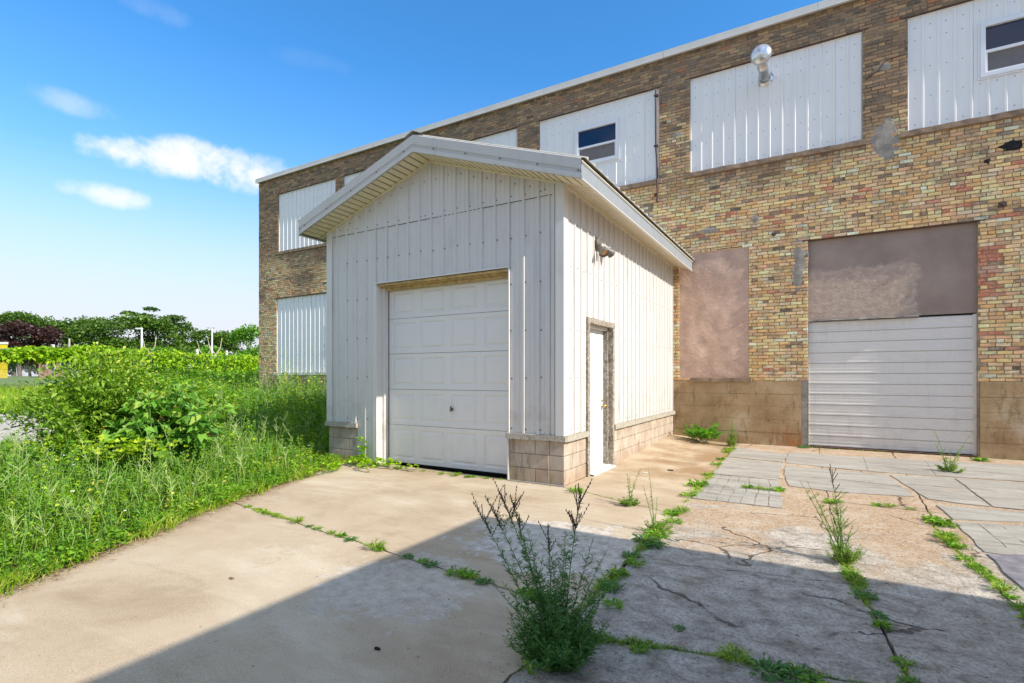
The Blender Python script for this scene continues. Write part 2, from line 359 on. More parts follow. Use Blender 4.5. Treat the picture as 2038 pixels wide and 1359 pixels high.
M['leaf_vine'] = leafmat('vine_leaf', [(0, (0.100, 0.218, 0.011)), (.4, (0.229, 0.422, 0.017)), (.8, (0.415, 0.612, 0.022)), (1, (0.601, 0.612, 0.055))])
M['leaf_fg'] = leafmat('horseweed_leaf', [(0, (.05, .15, .03)), (.5, (.10, .25, .055)), (1, (.20, .36, .09))], .3)
M['leaf_fluffy'] = leafmat('pale_green_leaf', [(0, (.12, .22, .03)), (.5, (.24, .37, .06)), (1, (.40, .48, .10))], .3)
M['leaf_bright'] = leafmat('sumac_leaf', [(0, (.06, .19, .012)), (.5, (.12, .33, .02)), (1, (.22, .45, .04))], .35, .35)
M['grass'] = leafmat('grass_blade', [(0, (0.079, 0.180, 0.011)), (.4, (0.199, 0.347, 0.015)), (.75, (0.365, 0.502, 0.033)), (.92, (0.571, 0.541, 0.092)), (1, (0.761, 0.515, 0.238))], .3)
M['straw'] = leafmat('dead_grass', [(0, (.13, .075, .035)), (.5, (.34, .23, .12)), (1, (.52, .42, .26))], .15)
M['tree'] = leafmat('tree_leaf', [(0, (0.037, 0.085, 0.013)), (.5, (0.097, 0.186, 0.023)), (1, (0.194, 0.310, 0.038))], .25)
M['tree_light'] = leafmat('bright_tree_leaf', [(0, (0.068, 0.176, 0.014)), (.5, (0.135, 0.311, 0.024)), (1, (0.230, 0.432, 0.036))], .25)
M['tree_purple'] = leafmat('purple_tree_leaf', [(0, (.03, .016, .016)), (.5, (.07, .033, .032)), (1, (.13, .06, .05))], .15)
M['bark'] = plain('bark', (.14, .11, .085), .95, var=.3, scale=4)
M['palebark'] = plain('pale_bark', (.46, .40, .30), .9, var=.2, scale=4)
M['stem'] = plain('green_stem', (.13, .24, .05), .7, var=.3, scale=8)
M['drystem'] = plain('dry_stem', (.13, .075, .05), .8, var=.3, scale=20)
M['flower'] = plain('white_petal', (.75, .72, .70), .6, var=.05)
M['yellow'] = plain('yellow_wall', (.75, .55, .015), .6, var=.06)
M['hbrick'] = plain('house_brick', (.40, .24, .17), .9, var=.2, scale=3)
M['redroof'] = plain('red_roof', (.42, .10, .06), .8, var=.15)
M['pinkroof'] = plain('pink_roof', (.42, .24, .19), .8, var=.15)
M['hwhite'] = plain('white_house_trim', (.72, .70, .66), .6)
M['polegrey'] = plain('painted_pole', (.68, .69, .70), .5, var=.05)
M['wire'] = plain('wire', (.32, .33, .34), .5, metal=.4)
M['postwood'] = plain('wood_post', (.45, .40, .34), .9, var=.2)

# ---------------------------------------------------------------- object helpers
WL = {}
def props(o, label=None, cat=None, group=None, kind=None):
    if label: o['label'] = label
    if cat: o['category'] = cat
    if group: o['group'] = group
    if kind: o['kind'] = kind
    return o
def root(name, loc, label=None, cat=None, group=None, kind=None):
    o = bpy.data.objects.new(name, None); o.empty_display_size = .2; COL.objects.link(o); o.location = loc
    WL[o.name] = Vector(loc); return props(o, label, cat, group, kind)
def place(name, me, center, parent):
    o = bpy.data.objects.new(name, me); COL.objects.link(o)
    base = WL[parent.name] if parent else Vector((0, 0, 0))
    o.location = Vector(center)-base
    if parent: o.parent = parent
    WL[o.name] = Vector(center); return o
class MB:
    def __init__(s): s.v = []; s.f = []; s.m = []
    def add(s, vs, fs, mi=0):
        b = len(s.v); s.v += [tuple(v) for v in vs]; s.f += [tuple(b+i for i in f) for f in fs]; s.m += [mi]*len(fs)
        return s
    def box(s, x0, x1, y0, y1, z0, z1, mi=0):
        return s.add([(x0, y0, z0), (x1, y0, z0), (x1, y1, z0), (x0, y1, z0), (x0, y0, z1), (x1, y0, z1), (x1, y1, z1), (x0, y1, z1)],
                     [(0, 3, 2, 1), (4, 5, 6, 7), (0, 1, 5, 4), (1, 2, 6, 5), (2, 3, 7, 6), (3, 0, 4, 7)], mi)
    def wobox(s, x0, x1, y0, y1, z0, z1, j=.004, mi=0):
        """board with slightly uneven, chamfered look: several stations along its longest axis"""
        d = [x1-x0, y1-y0, z1-z0]; ax = d.index(max(d)); n = max(2, int(max(d)/.12)); rings = []
        lo = [x0, y0, z0]; hi = [x1, y1, z1]; o = [i for i in range(3) if i != ax]
        for k in range(n+1):
            c = lo[ax]+d[ax]*k/n
            for (a, b) in ((0, 0), (1, 0), (1, 1), (0, 1)):
                q = [0, 0, 0]; q[ax] = c; q[o[0]] = (hi if a else lo)[o[0]]+random.uniform(-j, j); q[o[1]] = (hi if b else lo)[o[1]]+random.uniform(-j, j)
                rings.append(tuple(q))
        fs = []
        for k in range(n):
            for i in range(4): fs.append((k*4+i, k*4+(i+1) % 4, (k+1)*4+(i+1) % 4, (k+1)*4+i))
        fs += [(3, 2, 1, 0), (n*4, n*4+1, n*4+2, n*4+3)]
        return s.add(rings, fs, mi)
    def quad(s, a, b, c, d, mi=0): return s.add([a, b, c, d], [(0, 1, 2, 3)], mi)
    def cone(s, p0, p1, r0, r1, n=10, cap=True, mi=0):
        p0 = Vector(p0); p1 = Vector(p1); d = (p1-p0).normalized(); a = d.orthogonal().normalized(); b = d.cross(a); vs = []
        for p, r in ((p0, r0), (p1, r1)):
            for i in range(n): t = 2*pi*i/n; vs.append(p+a*cos(t)*r+b*sin(t)*r)
        fs = [(i, (i+1) % n, n+(i+1) % n, n+i) for i in range(n)]
        if cap: fs += [tuple(range(n-1, -1, -1)), tuple(range(n, 2*n))]
        return s.add(vs, fs, mi)
    def tube(s, pts, rs, n=6, mi=0):
        for i in range(len(pts)-1):
            s.cone(pts[i], pts[i+1], rs[i] if hasattr(rs, '__len__') else rs, rs[i+1] if hasattr(rs, '__len__') else rs, n, True, mi)
        return s
    def lathe(s, p0, d, prof, n=20, mi=0):
        """profile = [(distance along d, radius)]"""
        p0 = Vector(p0); d = Vector(d).normalized(); a = d.orthogonal().normalized(); b = d.cross(a); vs = []; fs = []
        for (h, r) in prof:
            for i in range(n): t = 2*pi*i/n; vs.append(p0+d*h+a*cos(t)*r+b*sin(t)*r)
        for k in range(len(prof)-1):
            for i in range(n): fs.append((k*n+i, k*n+(i+1) % n, (k+1)*n+(i+1) % n, (k+1)*n+i))
        return s.add(vs, fs, mi)
    def build(s, name, mats, parent=None, smooth=False, center=None, bevel=0):
        V = np.array(s.v, dtype=float)
        c = V.min(0)*.5+V.max(0)*.5
        if center is None: c[2] = V[:, 2].min()
        else: c = np.array(center)
        me = bpy.data.meshes.new(name); me.from_pydata((V-c).tolist(), [], s.f)
        for m in (mats if isinstance(mats, (list, tuple)) else [mats]): me.materials.append(M[m])
        if max(s.m) > 0: me.polygons.foreach_set('material_index', s.m)
        if smooth: me.polygons.foreach_set('use_smooth', [True]*len(me.polygons))
        me.update()
        o = place(name, me, c, parent)
        if bevel:
            b = o.modifiers.new('bevel', 'BEVEL'); b.width = bevel; b.segments = 2; b.limit_method = 'ANGLE'
        return o
def box(name, m, parent, *a, bevel=0): return MB().box(*a).build(name, m, parent, bevel=bevel)

class Q:
    """collects arrays of quads (N,4,3) with a per-face random value and material slot"""
    def __init__(s): s.q = []; s.r = []; s.m = []
    def add(s, q, r, m=0):
        s.q.append(q); s.r.append(np.broadcast_to(np.asarray(r, float), (len(q),)).copy()); s.m.append(np.full(len(q), m, dtype=np.int32))
    def build(s, name, mats, parent=None, center=None):
        q = np.concatenate(s.q); r = np.clip(np.concatenate(s.r), 0, 1); m = np.concatenate(s.m)
        n = len(q); V = q.reshape(-1, 3)
        c = np.array(center, float) if center is not None else np.append((V.min(0)+V.max(0))[:2]*.5, V[:, 2].min())
        me = bpy.data.meshes.new(name)
        me.vertices.add(n*4); me.vertices.foreach_set('co', (V-c).astype(np.float32).ravel())
        me.loops.add(n*4); me.loops.foreach_set('vertex_index', np.arange(n*4, dtype=np.int32))
        me.polygons.add(n); me.polygons.foreach_set('loop_start', np.arange(0, n*4, 4, dtype=np.int32))
        me.polygons.foreach_set('loop_total', np.full(n, 4, dtype=np.int32))
        for k in mats: me.materials.append(M[k])
        me.polygons.foreach_set('material_index', m)
        a = me.attributes.new('rnd', 'FLOAT', 'FACE'); a.data.foreach_set('value', r.astype(np.float32))
        me.update(calc_edges=True)
        return place(name, me, c, parent)
def unit(a): return a/np.maximum(np.linalg.norm(a, axis=-1, keepdims=True), 1e-9)
def leaves(base, d, L, Wd, droop=.15, fold=.2, tilt=.45):
    d = unit(d); n = len(base)
    up = unit(np.array([0, 0, 1.0])+rng.normal(0, tilt, (n, 3)))
    side = unit(np.cross(d, up)); nn = np.cross(side, d)
    L = np.broadcast_to(L, (n,))[:, None]; Wd = np.broadcast_to(Wd, (n,))[:, None]
    mid = base+d*L*.5
    tip = base+d*L-np.array([0, 0, 1.0])*L*droop
    return np.stack([base, mid-side*Wd/2+nn*Wd*fold, tip, mid+side*Wd/2+nn*Wd*fold], 1)
def prisms(A, B, ra, rb):
    d = unit(B-A); ref = np.tile(np.array([[.31, .95, .05]]), (len(A), 1)); a = unit(np.cross(d, ref)); b = np.cross(d, a)
    out = []; ra = np.broadcast_to(ra, (len(A),))[:, None]; rb = np.broadcast_to(rb, (len(A),))[:, None]
    for k in range(3):
        t0, t1 = 2*pi*k/3, 2*pi*(k+1)/3
        o0 = a*cos(t0)+b*sin(t0); o1 = a*cos(t1)+b*sin(t1)
        out.append(np.stack([A+o0*ra, A+o1*ra, B+o1*rb, B+o0*rb], 1))
    return np.concatenate(out)
def blades(pos, h, wd, lean):
    n = len(pos); th = rng.uniform(0, 2*pi, n); s = np.stack([np.cos(th), np.sin(th), np.zeros(n)], 1)*wd[:, None]/2
    m = pos+lean*h[:, None]*.3; m[:, 2] += h*.55
    t = pos+lean*h[:, None]; t[:, 2] += h*.95
    return np.concatenate([np.stack([pos-s, pos+s, m+s*.75, m-s*.75], 1), np.stack([m-s*.75, m+s*.75, t+s*.08, t-s*.08], 1)])

# ---------------------------------------------------------------- terrain and ground
def terr(x, y=0):
    s = -np.asarray(x, float)
    return np.interp(s, [0, 14, 30, 80, 140], [0, 0, .84, 1.48, 1.6])
def edge_x(y): return np.interp(y, [-4, 1.24, 2.13, 3.46, 4.36, 5.42, 6.79, 12], [-2.2, -4.62, -5.06, -5.74, -6.1, -6.55, -7.3, -9.0])
g = MB(); nx, ny = 150, 60
xs = np.concatenate([np.linspace(-600, -150, 8)[:-1], np.linspace(-150, -3, 90), np.linspace(0, 200, 8)]); ys = np.concatenate([np.linspace(-300, -12, 6)[:-1], np.linspace(-12, 70, 60), np.linspace(90, 600, 8)])
vs = [(x, y, float(terr(x))-.035) for y in ys for x in xs]; NX = len(xs)
fs = [(j*NX+i, j*NX+i+1, (j+1)*NX+i+1, (j+1)*NX+i) for j in range(len(ys)-1) for i in range(NX-1)]
props(g.add(vs, fs).build('ground', 'soil', None, smooth=True, center=(0, 0, 0)), kind='structure')

def wob(x, y, a=.022):
    v = mnoise.noise_vector(Vector((x*3.1, y*3.1, .3)))+mnoise.noise_vector(Vector((x*11, y*11, 2.3)))*.7+mnoise.noise_vector(Vector((x*31, y*31, 5.3)))*.35
    return x+v.x*a, y+v.y*a
def pl(poly, n):
    P = np.array(poly, float); d = np.r_[0, np.cumsum(np.linalg.norm(np.diff(P, axis=0), axis=1))]; t = np.linspace(0, d[-1], n+1)
    return np.stack([np.interp(t, d, P[:, i]) for i in range(2)], 1)
def slab(name, parent, m, B, T, L=None, R=None, z=0.0, hfun=None, gap=.0085, cell=.075, thick=.05, label=None):
    L = L or [B[0], T[0]]; R = R or [B[-1], T[-1]]
    ln = lambda p: float(np.sum(np.linalg.norm(np.diff(np.array(p, float), axis=0), axis=1)))
    nu = max(2, int(max(ln(B), ln(T))/cell)); nv = max(2, int(max(ln(L), ln(R))/cell))
    b, t, l, r = pl(B, nu), pl(T, nu), pl(L, nv), pl(R, nv); vs = []
    for j in range(nv+1):
        v = j/nv
        for i in range(nu+1):
            u = i/nu
            p = (1-v)*b[i]+v*t[i]+(1-u)*l[j]+u*r[j]-((1-u)*(1-v)*b[0]+u*(1-v)*b[-1]+(1-u)*v*t[0]+u*v*t[-1])
            x, y = wob(*p); h = z+(hfun(x, y) if hfun else 0)+mnoise.noise(Vector((x*1.3, y*1.3, 5)))*.004*(1 if z == 0 else .3)
            vs.append([x, y, h])
    V = np.array(vs).reshape(nv+1, nu+1, 3); c = V.reshape(-1, 3).mean(0)
    # pull the rim in by the joint gap and drop it a little (worn arris)
    for arr, ax, s in ((V[0], 1, 1), (V[-1], 1, -1)): arr[:, ax] += s*gap
    V[:, 0, 0] += gap; V[:, -1, 0] -= gap
    W_ = nu+1; F = [(j*W_+i, j*W_+i+1, (j+1)*W_+i+1, (j+1)*W_+i) for j in range(nv) for i in range(nu)]
    v = V.reshape(-1, 3).tolist()
    ring = [i for i in range(W_)]+[j*W_+nu for j in range(1, nv+1)]+[nv*W_+i for i in range(nu-1, -1, -1)]+[j*W_ for j in range(nv-1, 0, -1)]
    k0 = len(v); v += [list(v[i]) for i in ring]+[[v[i][0], v[i][1], v[i][2]-thick] for i in ring]; n = len(ring)
    F += [(k0+i, k0+n+i, k0+n+(i+1) % n, k0+(i+1) % n) for i in range(n)]
    me_ = MB().add(v, F); o = me_.build(name, m, parent)
    for p_ in o.data.polygons[:nu*nv]: p_.use_smooth = True
    if label: o['label'] = label
    return o
yard = root('concrete_yard', (0, 3, 0), kind='structure')
def bank(x, y):
    a = max(0, min(1, (y-8.6)/3.0))*max(0, min(1, (-1.75-x)/1.1)); return .085*a*a*(3-2*a)+.03*max(0, min(1, (-2.2-x)/.6))*max(0, min(1, (y-7.9)/1))
slab('slab', yard, 'tan', [(-2.0, -4), (-1.25, -4)], [(-5.74, 3.46), (-4.38, 3.31), (-3.16, 3.14), (-1.25, 2.92)], L=[(-2.0, -4), (-4.62, 1.24), (-5.06, 2.13), (-5.74, 3.46)])
slab('slab', yard, 'tan', [(-5.74, 3.46), (-4.38, 3.31), (-3.16, 3.14), (-1.25, 2.92)], [(-7.25, 6.4), (-2.86, 6.13), (-1.3, 5.5)], L=[(-5.74, 3.46), (-6.1, 4.36), (-6.55, 5.42), (-7.25, 6.4)])
slab('slab', yard, 'tan', [(-2.86, 6.13), (-1.3, 5.5)], [(-2.87, 12.06), (-1.53, 12.06)], R=[(-1.3, 5.5), (-1.29, 6.4), (-1.4, 9.8), (-1.53, 12.06)], hfun=bank)
J7 = [(-1.3, 6.0), (-.6, 5.68), (.15, 5.3)]
slab('slab', yard, 'rough', [(-1.25, -4), (.48, -4)], [(-1.25, 2.62), (-.44, 2.8), (.38, 2.95)])
slab('slab', yard, 'rough', [(-1.25, 2.62), (-.44, 2.8), (.38, 2.95)], [(-1.25, 3.93), (-1.05, 3.99), (-.4, 4.14), (.22, 4.25)])
slab('slab', yard, 'rough', [(-1.25, 3.93), (-1.05, 3.99), (-.4, 4.14), (.22, 4.25)], J7, L=[(-1.25, 3.93), (-1.28, 5.0), (-1.3, 6.0)], gap=.003)
slab('slab', yard, 'rough', J7, [(-1.53, 12.06), (0, 12.06)], L=[(-1.3, 6.0), (-1.4, 9.8), (-1.53, 12.06)], R=[(.15, 5.3), (.1, 7.0), (0, 12.06)], gap=.003)
slab('slab', yard, 'rough', [(.48, -4), (1.1, -4)], [(.38, 2.95), (1.08, 3.3)])
slab('slab', yard, 'rough', [(.38, 2.95), (1.08, 3.3)], [(.1, 7.0), (1.0, 6.95)], L=[(.38, 2.95), (.22, 4.25), (.15, 5.3), (.1, 7.0)], R=[(1.08, 3.3), (1.05, 4.7), (.98, 5.4), (.96, 6.3), (1.0, 6.95)])
slab('slab', yard, 'rough', [(.1, 7.0), (1.0, 6.95)], [(0, 12.06), (1.2, 12.06)])
slab('slab', yard, 'rough', [(1.1, -4), (6, -4)], [(1.0, 6.95), (6, 6.9)], L=[(1.1, -4), (1.08, 3.3), (1.05, 4.7), (.98, 5.4), (.96, 6.3), (1.0, 6.95)])
slab('slab', yard, 'rough', [(1.0, 6.95), (6, 6.9)], [(1.2, 12.06), (6, 12.06)])
slab('slab', yard, 'rough', [(6, -40), (24, -40)], [(6, 40), (24, 40)], cell=2)
slab('slab', yard, 'tan', [(-40, -40), (6, -40)], [(-2.0, -4.02), (6, -4.02)], L=[(-40, -40), (-24, -9), (-2.0, -4.02)], cell=2)  # unseen paving behind the camera, added to bounce light onto the shed front
# thin grey topping patches
pav = dict(z=.010, gap=.003, thick=.03, cell=.11)
slab('paving_patch', yard, 'grey', [(-1.33, 8.02), (-.48, 7.99)], [(-1.39, 9.77), (-.49, 9.55)], **pav)
slab('paving_patch', yard, 'grey', [(-1.39, 9.89), (-.5, 9.69)], [(-1.45, 11.3), (-.49, 10.75)], **pav)
slab('paving_patch', yard, 'grey', [(-.33, 7.64), (.26, 7.55), (.98, 7.70)], [(-.42, 8.4), (.3, 8.45), (.93, 8.3)], **pav)
slab('paving_patch', yard, 'grey', [(-.42, 8.42), (.3, 8.47), (.93, 8.32)], [(-.46, 9.39), (.32, 9.32), (.86, 9.24)], **pav)
BB = pl([(-.47, 9.66), (.33, 9.5), (.87, 9.42), (2.39, 9.56), (3.6, 9.6)], 40); TT = pl([(-.49, 11.1), (.38, 11.05), (2.82, 11.3), (3.8, 11.3)], 40)
for a_, b_ in ((0, 11), (11, 19), (19, 31), (31, 40)):
    mid_ = [tuple(BB[i]*.48+TT[i]*.52) for i in range(a_, b_+1)]
    slab('paving_patch', yard, 'grey', [tuple(v) for v in BB[a_:b_+1]], mid_, **pav); slab('paving_patch', yard, 'grey', mid_, [tuple(v) for v in TT[a_:b_+1]], **pav)
slab('paving_patch', yard, 'grey', [(1.09, 7.63), (1.43, 7.55), (1.62, 7.53)], [(.98, 8.5), (1.3, 8.56), (1.62, 8.5)], **pav)
slab('paving_patch', yard, 'grey', [(.98, 8.52), (1.3, 8.58), (1.62, 8.52)], [(.89, 9.24), (1.62, 9.39)], **pav)
slab('paving_patch', yard, 'grey', [(1.64, 7.53), (2.3, 7.5), (3.4, 7.5)], [(1.64, 9.39), (2.3, 9.44), (3.6, 9.5)], **pav)
slab('paving_patch', yard, 'grey', [(1.15, 6.66), (1.43, 6.76), (2.0, 7.05)], [(1.12, 7.33), (1.68, 7.38), (2.1, 7.4)], **pav)
slab('paving_patch', yard, 'darkpatch', [(1.2, 4.3), (1.9, 4.2)], [(1.15, 5.53), (1.41, 5.64), (2.2, 5.7)], **pav)
# little pieces between grooves: laid stone pieces
def pieces(B, T, nc, nr, m, brk=.0, name='paving_stone'):
    B = np.array(B, float); T = np.array(T, float)
    for i in range(nc):
        cuts = [0]+sorted(random.uniform(.08, .92) for _ in range(nr-1))+[1]
        cuts = [c*.5+k/nr*.5 for k, c in enumerate(cuts)]
        for k in range(nr):
            if random.random() < brk: continue
            P = lambda u, v: (B[0]*(1-u)+B[1]*u)*(1-v)+(T[0]*(1-u)+T[1]*u)*v
            u0, u1, v0, v1 = i/nc, (i+1)/nc, cuts[k], cuts[k+1]
            a, b, c, d = P(u0, v0), P(u1, v0), P(u1, v1), P(u0, v1)
            slab(name, yard, m, [a, b], [d, c], z=.009+random.uniform(-.0015, .0015), gap=.0032, thick=.03, cell=.12)
pieces([(-1.29, 6.3), (-.33, 6.32)], [(-1.32, 7.99), (-.46, 7.96)], 7, 4, 'grey')
pieces([(1.15, 5.57), (2.3, 5.72)], [(1.15, 6.56), (2.2, 6.9)], 6, 3, 'grey')

# ---------------------------------------------------------------- factory building
WY = 12.07
XL, XR, ZT = -18.19, 9.0, 8.72
fac = root('factory_building', (-7, WY, 0), 'long two storey tan brick factory building with white metal panels over its windows', 'building')
OP = [(-17.02, -14.0, 5.98, 8.1), (-13.6, -10.55, 5.98, 8.1), (-10.0, -6.95, 5.98, 8.1), (-6.28, -3.17, 5.98, 8.1), (-2.48, .73, 5.98, 8.1), (1.43, 4.64, 5.98, 8.1), (5.4, 8.4, 5.98, 8.1),
      (-17.14, -14.0, 1.57, 4.28), (-2.71, -1.28, 1.40, 4.2), (-.18, 2.42, 0, 4.17), (3.6, 5.9, 1.4, 4.2)]
xb = sorted({XL, XR} | {v for o in OP for v in o[:2]}); zb = sorted({0, ZT} | {v for o in OP for v in o[2:]})
wall = MB()
def inop(x, z, m=0): return any(o[0]-m < x < o[1]+m and o[2]-m < z < o[3]+m for o in OP)
for i in range(len(xb)-1):
    for k in range(len(zb)-1):
        if not inop((xb[i]+xb[i+1])/2, (zb[k]+zb[k+1])/2): wall.box(xb[i], xb[i+1], WY+.007, WY+.32, zb[k], zb[k+1])
wallo = wall.build('wall', 'mortar', fac)
MB().box(XL, XL+.3, WY+.32, 26, 0, ZT).box(XR-.3, XR, WY+.32, 26, 0, ZT).box(XL, XR, 26, 26.3, 0, ZT).build('rear_wall', 'mortar', fac)
box('roof', 'coping', fac, XL, XR, WY+.05, 26.3, ZT, ZT+.04)
# bricks
PZ, PXx = .0677, .2095
def soot(x, z):
    n = mnoise.noise(Vector((x*.45, z*.6, 1.7)))+.5*mnoise.noise(Vector((x*1.6, z*2.1, 4)))
    v = (z-5.35)/1.2-.05+n*1.5
    if z > 7.9: v += .4
    if x < -13.5: v += .9
    return max(0., min(1., v+.5*(random.random()-.5)))
RED = [(-17.5, .2, .0, 0)]
cells = []
for k in range(int((ZT-1.33)/PZ)):
    z0 = 1.335+k*PZ; off = (k % 2)*.5*PXx+random.uniform(-.02, .02); head = (k % 7 == 3)
    pw = PXx/2 if head else PXx; x = XL+.005-off*(0 if head else 1)
    while x < 4.7:
        a = x+.005; b = x+pw-.005+random.uniform(-.005, .005); x += pw
        a = max(a, XL+.002)
        if b-a < .03: continue
        segs = [(a, b)]
        for o in OP:
            if o[2]-.02 < z0+PZ/2 < o[3]+.0:
                ns = []
                for (p, q) in segs:
                    if q <= o[0]+.004 or p >= o[1]-.004: ns.append((p, q)); continue
                    if p < o[0]-.03: ns.append((p, o[0]-.003))
                    if q > o[1]+.03: ns.append((o[1]+.003, q))
                segs = ns
        for (p, q) in segs: cells.append((p, q, z0+.0035, z0+PZ-.0045))
def brick_verts(x0, x1, z0, z1, y):
    j = lambda s: random.uniform(-s, s)
    f = [(x0+.005+j(.005), y+j(.004), z0+.005+j(.006)), (x1-.005+j(.005), y+j(.004), z0+.005+j(.006)), (x1-.005+j(.005), y+j(.004), z1-.005+j(.006)), (x0+.005+j(.005), y+j(.004), z1-.005+j(.006))]
    b = [(x0, WY+.01, z0), (x1, WY+.01, z0), (x1, WY+.01, z1), (x0, WY+.01, z1)]
    return f+b
BF = [(0, 1, 2, 3), (4, 5, 1, 0), (5, 6, 2, 1), (6, 7, 3, 2), (7, 4, 0, 3)]
def vis_key(c):
    x = (c[0]+c[1])/2; z = (c[2]+c[3])/2
    d = Vector((x, WY, z-1.42)); t = -sin(YAW)*x+cos(YAW)*WY; u = (cos(YAW)*x+sin(YAW)*WY)/t
    if u > .975 or (z-1.42)/t > .72: return 1e9
    return t-.5*(c[1]-c[0])*3
order = sorted(range(len(cells)), key=lambda i: vis_key(cells[i])); single = set(order[:300])
def brick_rs(c):
    x, z = (c[0]+c[1])/2, (c[2]+c[3])/2; r = random.random()
    s = soot(x, z)
    if 2.44 < x < 2.72 and 2.75 < z < 3.75 and random.random() < .8: r = .97; s = 0
    if 2.6 < x and 4.18 < z < 4.25: r = .97; s = 0
    if z > 4.4 and z < 5.2 and random.random() < .025: r = .97
    return r, s
fld = MB(); fr = []; fsout = []
variants = []
for v in range(12):
    ok = brick_verts(-.0975, .0975, 0, PZ-.008, WY-random.uniform(-.001, .005))
    me = bpy.data.meshes.new('brick'); me.from_pydata([(a, b-WY, c) for a, b, c in ok], [], BF); me.materials.append(M['brick1']); variants.append(me)
for i, c in enumerate(cells):
    r, s = brick_rs(c)
    if random.random() < .012 and i not in single: continue       # missing brick face: a hollow
    if i in single:
        o = place('brick', random.choice(variants), ((c[0]+c[1])/2, WY, c[2]), fac); o.scale.x = (c[1]-c[0])/.195
        o['rnd'] = r; o['soot'] = s
    else:
        fld.add(brick_verts(*c, WY-random.uniform(-.005, .009)), BF); fr += [r]*5; fsout += [s]*5
fo = fld.build('brickwork', 'brick', fac, center=(-7, WY, 1.33)); fo['kind'] = 'stuff'
for nm, arr in (('rnd', fr), ('soot', fsout)):
    a = fo.data.attributes.new(nm, 'FLOAT', 'FACE'); a.data.foreach_set('value', np.array(arr, dtype=np.float32))
# foundation courses
def course(x0, x1, z0, z1, y):
    n = max(2, int((x1-x0)/.12)); vs = []; F = []
    for r_, (zz, dy) in enumerate(((z0+.001, .004), (z0+.005, 0), ((z0+z1)/2, 0), (z1-.005, 0), (z1-.001, .004))):
        for i in range(n+1):
            x = x0+(x1-x0)*i/n; vs.append((x, y+dy+mnoise.noise(Vector((x*2.3, zz*4, 0)))*.004, zz+(mnoise.noise(Vector((x*2, z0, 3)))*.006 if 0 < r_ < 4 else 0)))
    for r_ in range(4):
        for i in range(n): F.append((r_*(n+1)+i, r_*(n+1)+i+1, (r_+1)*(n+1)+i+1, (r_+1)*(n+1)+i))
    # back joins the wall
    b = len(vs)
    for i in (0, n): vs += [(x0 if i == 0 else x1, WY+.02, z0+.002), (x0 if i == 0 else x1, WY+.02, z1-.002)]
    F += [(0, b, b+1, 4*(n+1)), (n, 4*(n+1)+n, b+3, b+2)]
    return MB().add(vs, F)
for (x0, x1) in ((XL, -14.02), (-14.0, -7.3), (-2.84, -.30), (2.45, 6.2), (6.21, 9)):
    for k in range(5): course(x0, x1, k*.266, (k+1)*.266, WY-.012-random.uniform(0, .004)).build('foundation_course', 'found', fac)
MB().add([(-.30, WY-.01, 0), (-.19, WY-.012, 0), (-.19, WY-.012, 1.33), (-.31, WY-.008, 1.33), (-.27, WY-.02, .6), (-.32, WY+.01, 0), (-.33, WY+.01, 1.33)], [(0, 1, 2, 3), (5, 0, 3, 6)]).build('cement_edge', 'cement', fac)
# sills, lintels
for o in OP[:7]:
    MB().wobox(o[0]-.12, o[1]+.06, WY-.055, WY+.1, o[2]-.10, o[2]-.004, .006).build('sill', 'sill', fac)
for o in OP[7:9]+OP[10:]:
    MB().wobox(o[0]+(.25 if o[0] > -5 else -.1), o[1]+.06, WY-.07, WY+.1, o[2]-.085, o[2]-.004, .006).build('sill', 'sill' if o[0] > -5 else 'trim', fac)
for o in OP:
    MB().wobox(o[0]-.1, o[1]+.1, WY-.006, WY+.12, o[3]-.004, o[3]+.014, .003).build('lintel', 'rust', fac)
# coping
x = XL-.06
while x < XR+.05:
    x1 = min(x+3.04, XR+.06)
    MB().add([(x+.004, WY-.085, ZT-.005), (x+.004, WY-.10, ZT-.02), (x+.004, WY-.10, ZT+.13), (x+.004, WY+.3, ZT+.15), (x+.004, WY+.3, ZT+.03),
              (x1-.004, WY-.085, ZT-.005), (x1-.004, WY-.10, ZT-.02), (x1-.004, WY-.10, ZT+.13), (x1-.004, WY+.3, ZT+.15), (x1-.004, WY+.3, ZT+.03)],
             [(0, 1, 6, 5), (1, 2, 7, 6), (2, 3, 8, 7), (3, 4, 9, 8), (4, 0, 5, 9), (4, 3, 2, 1, 0), (5, 6, 7, 8, 9)]).build('coping', 'coping', fac)
    box('coping_drip', 'trim', fac, x+.004, x1-.004, WY-.112, WY-.1, ZT-.03, ZT-.006)
    x = x1

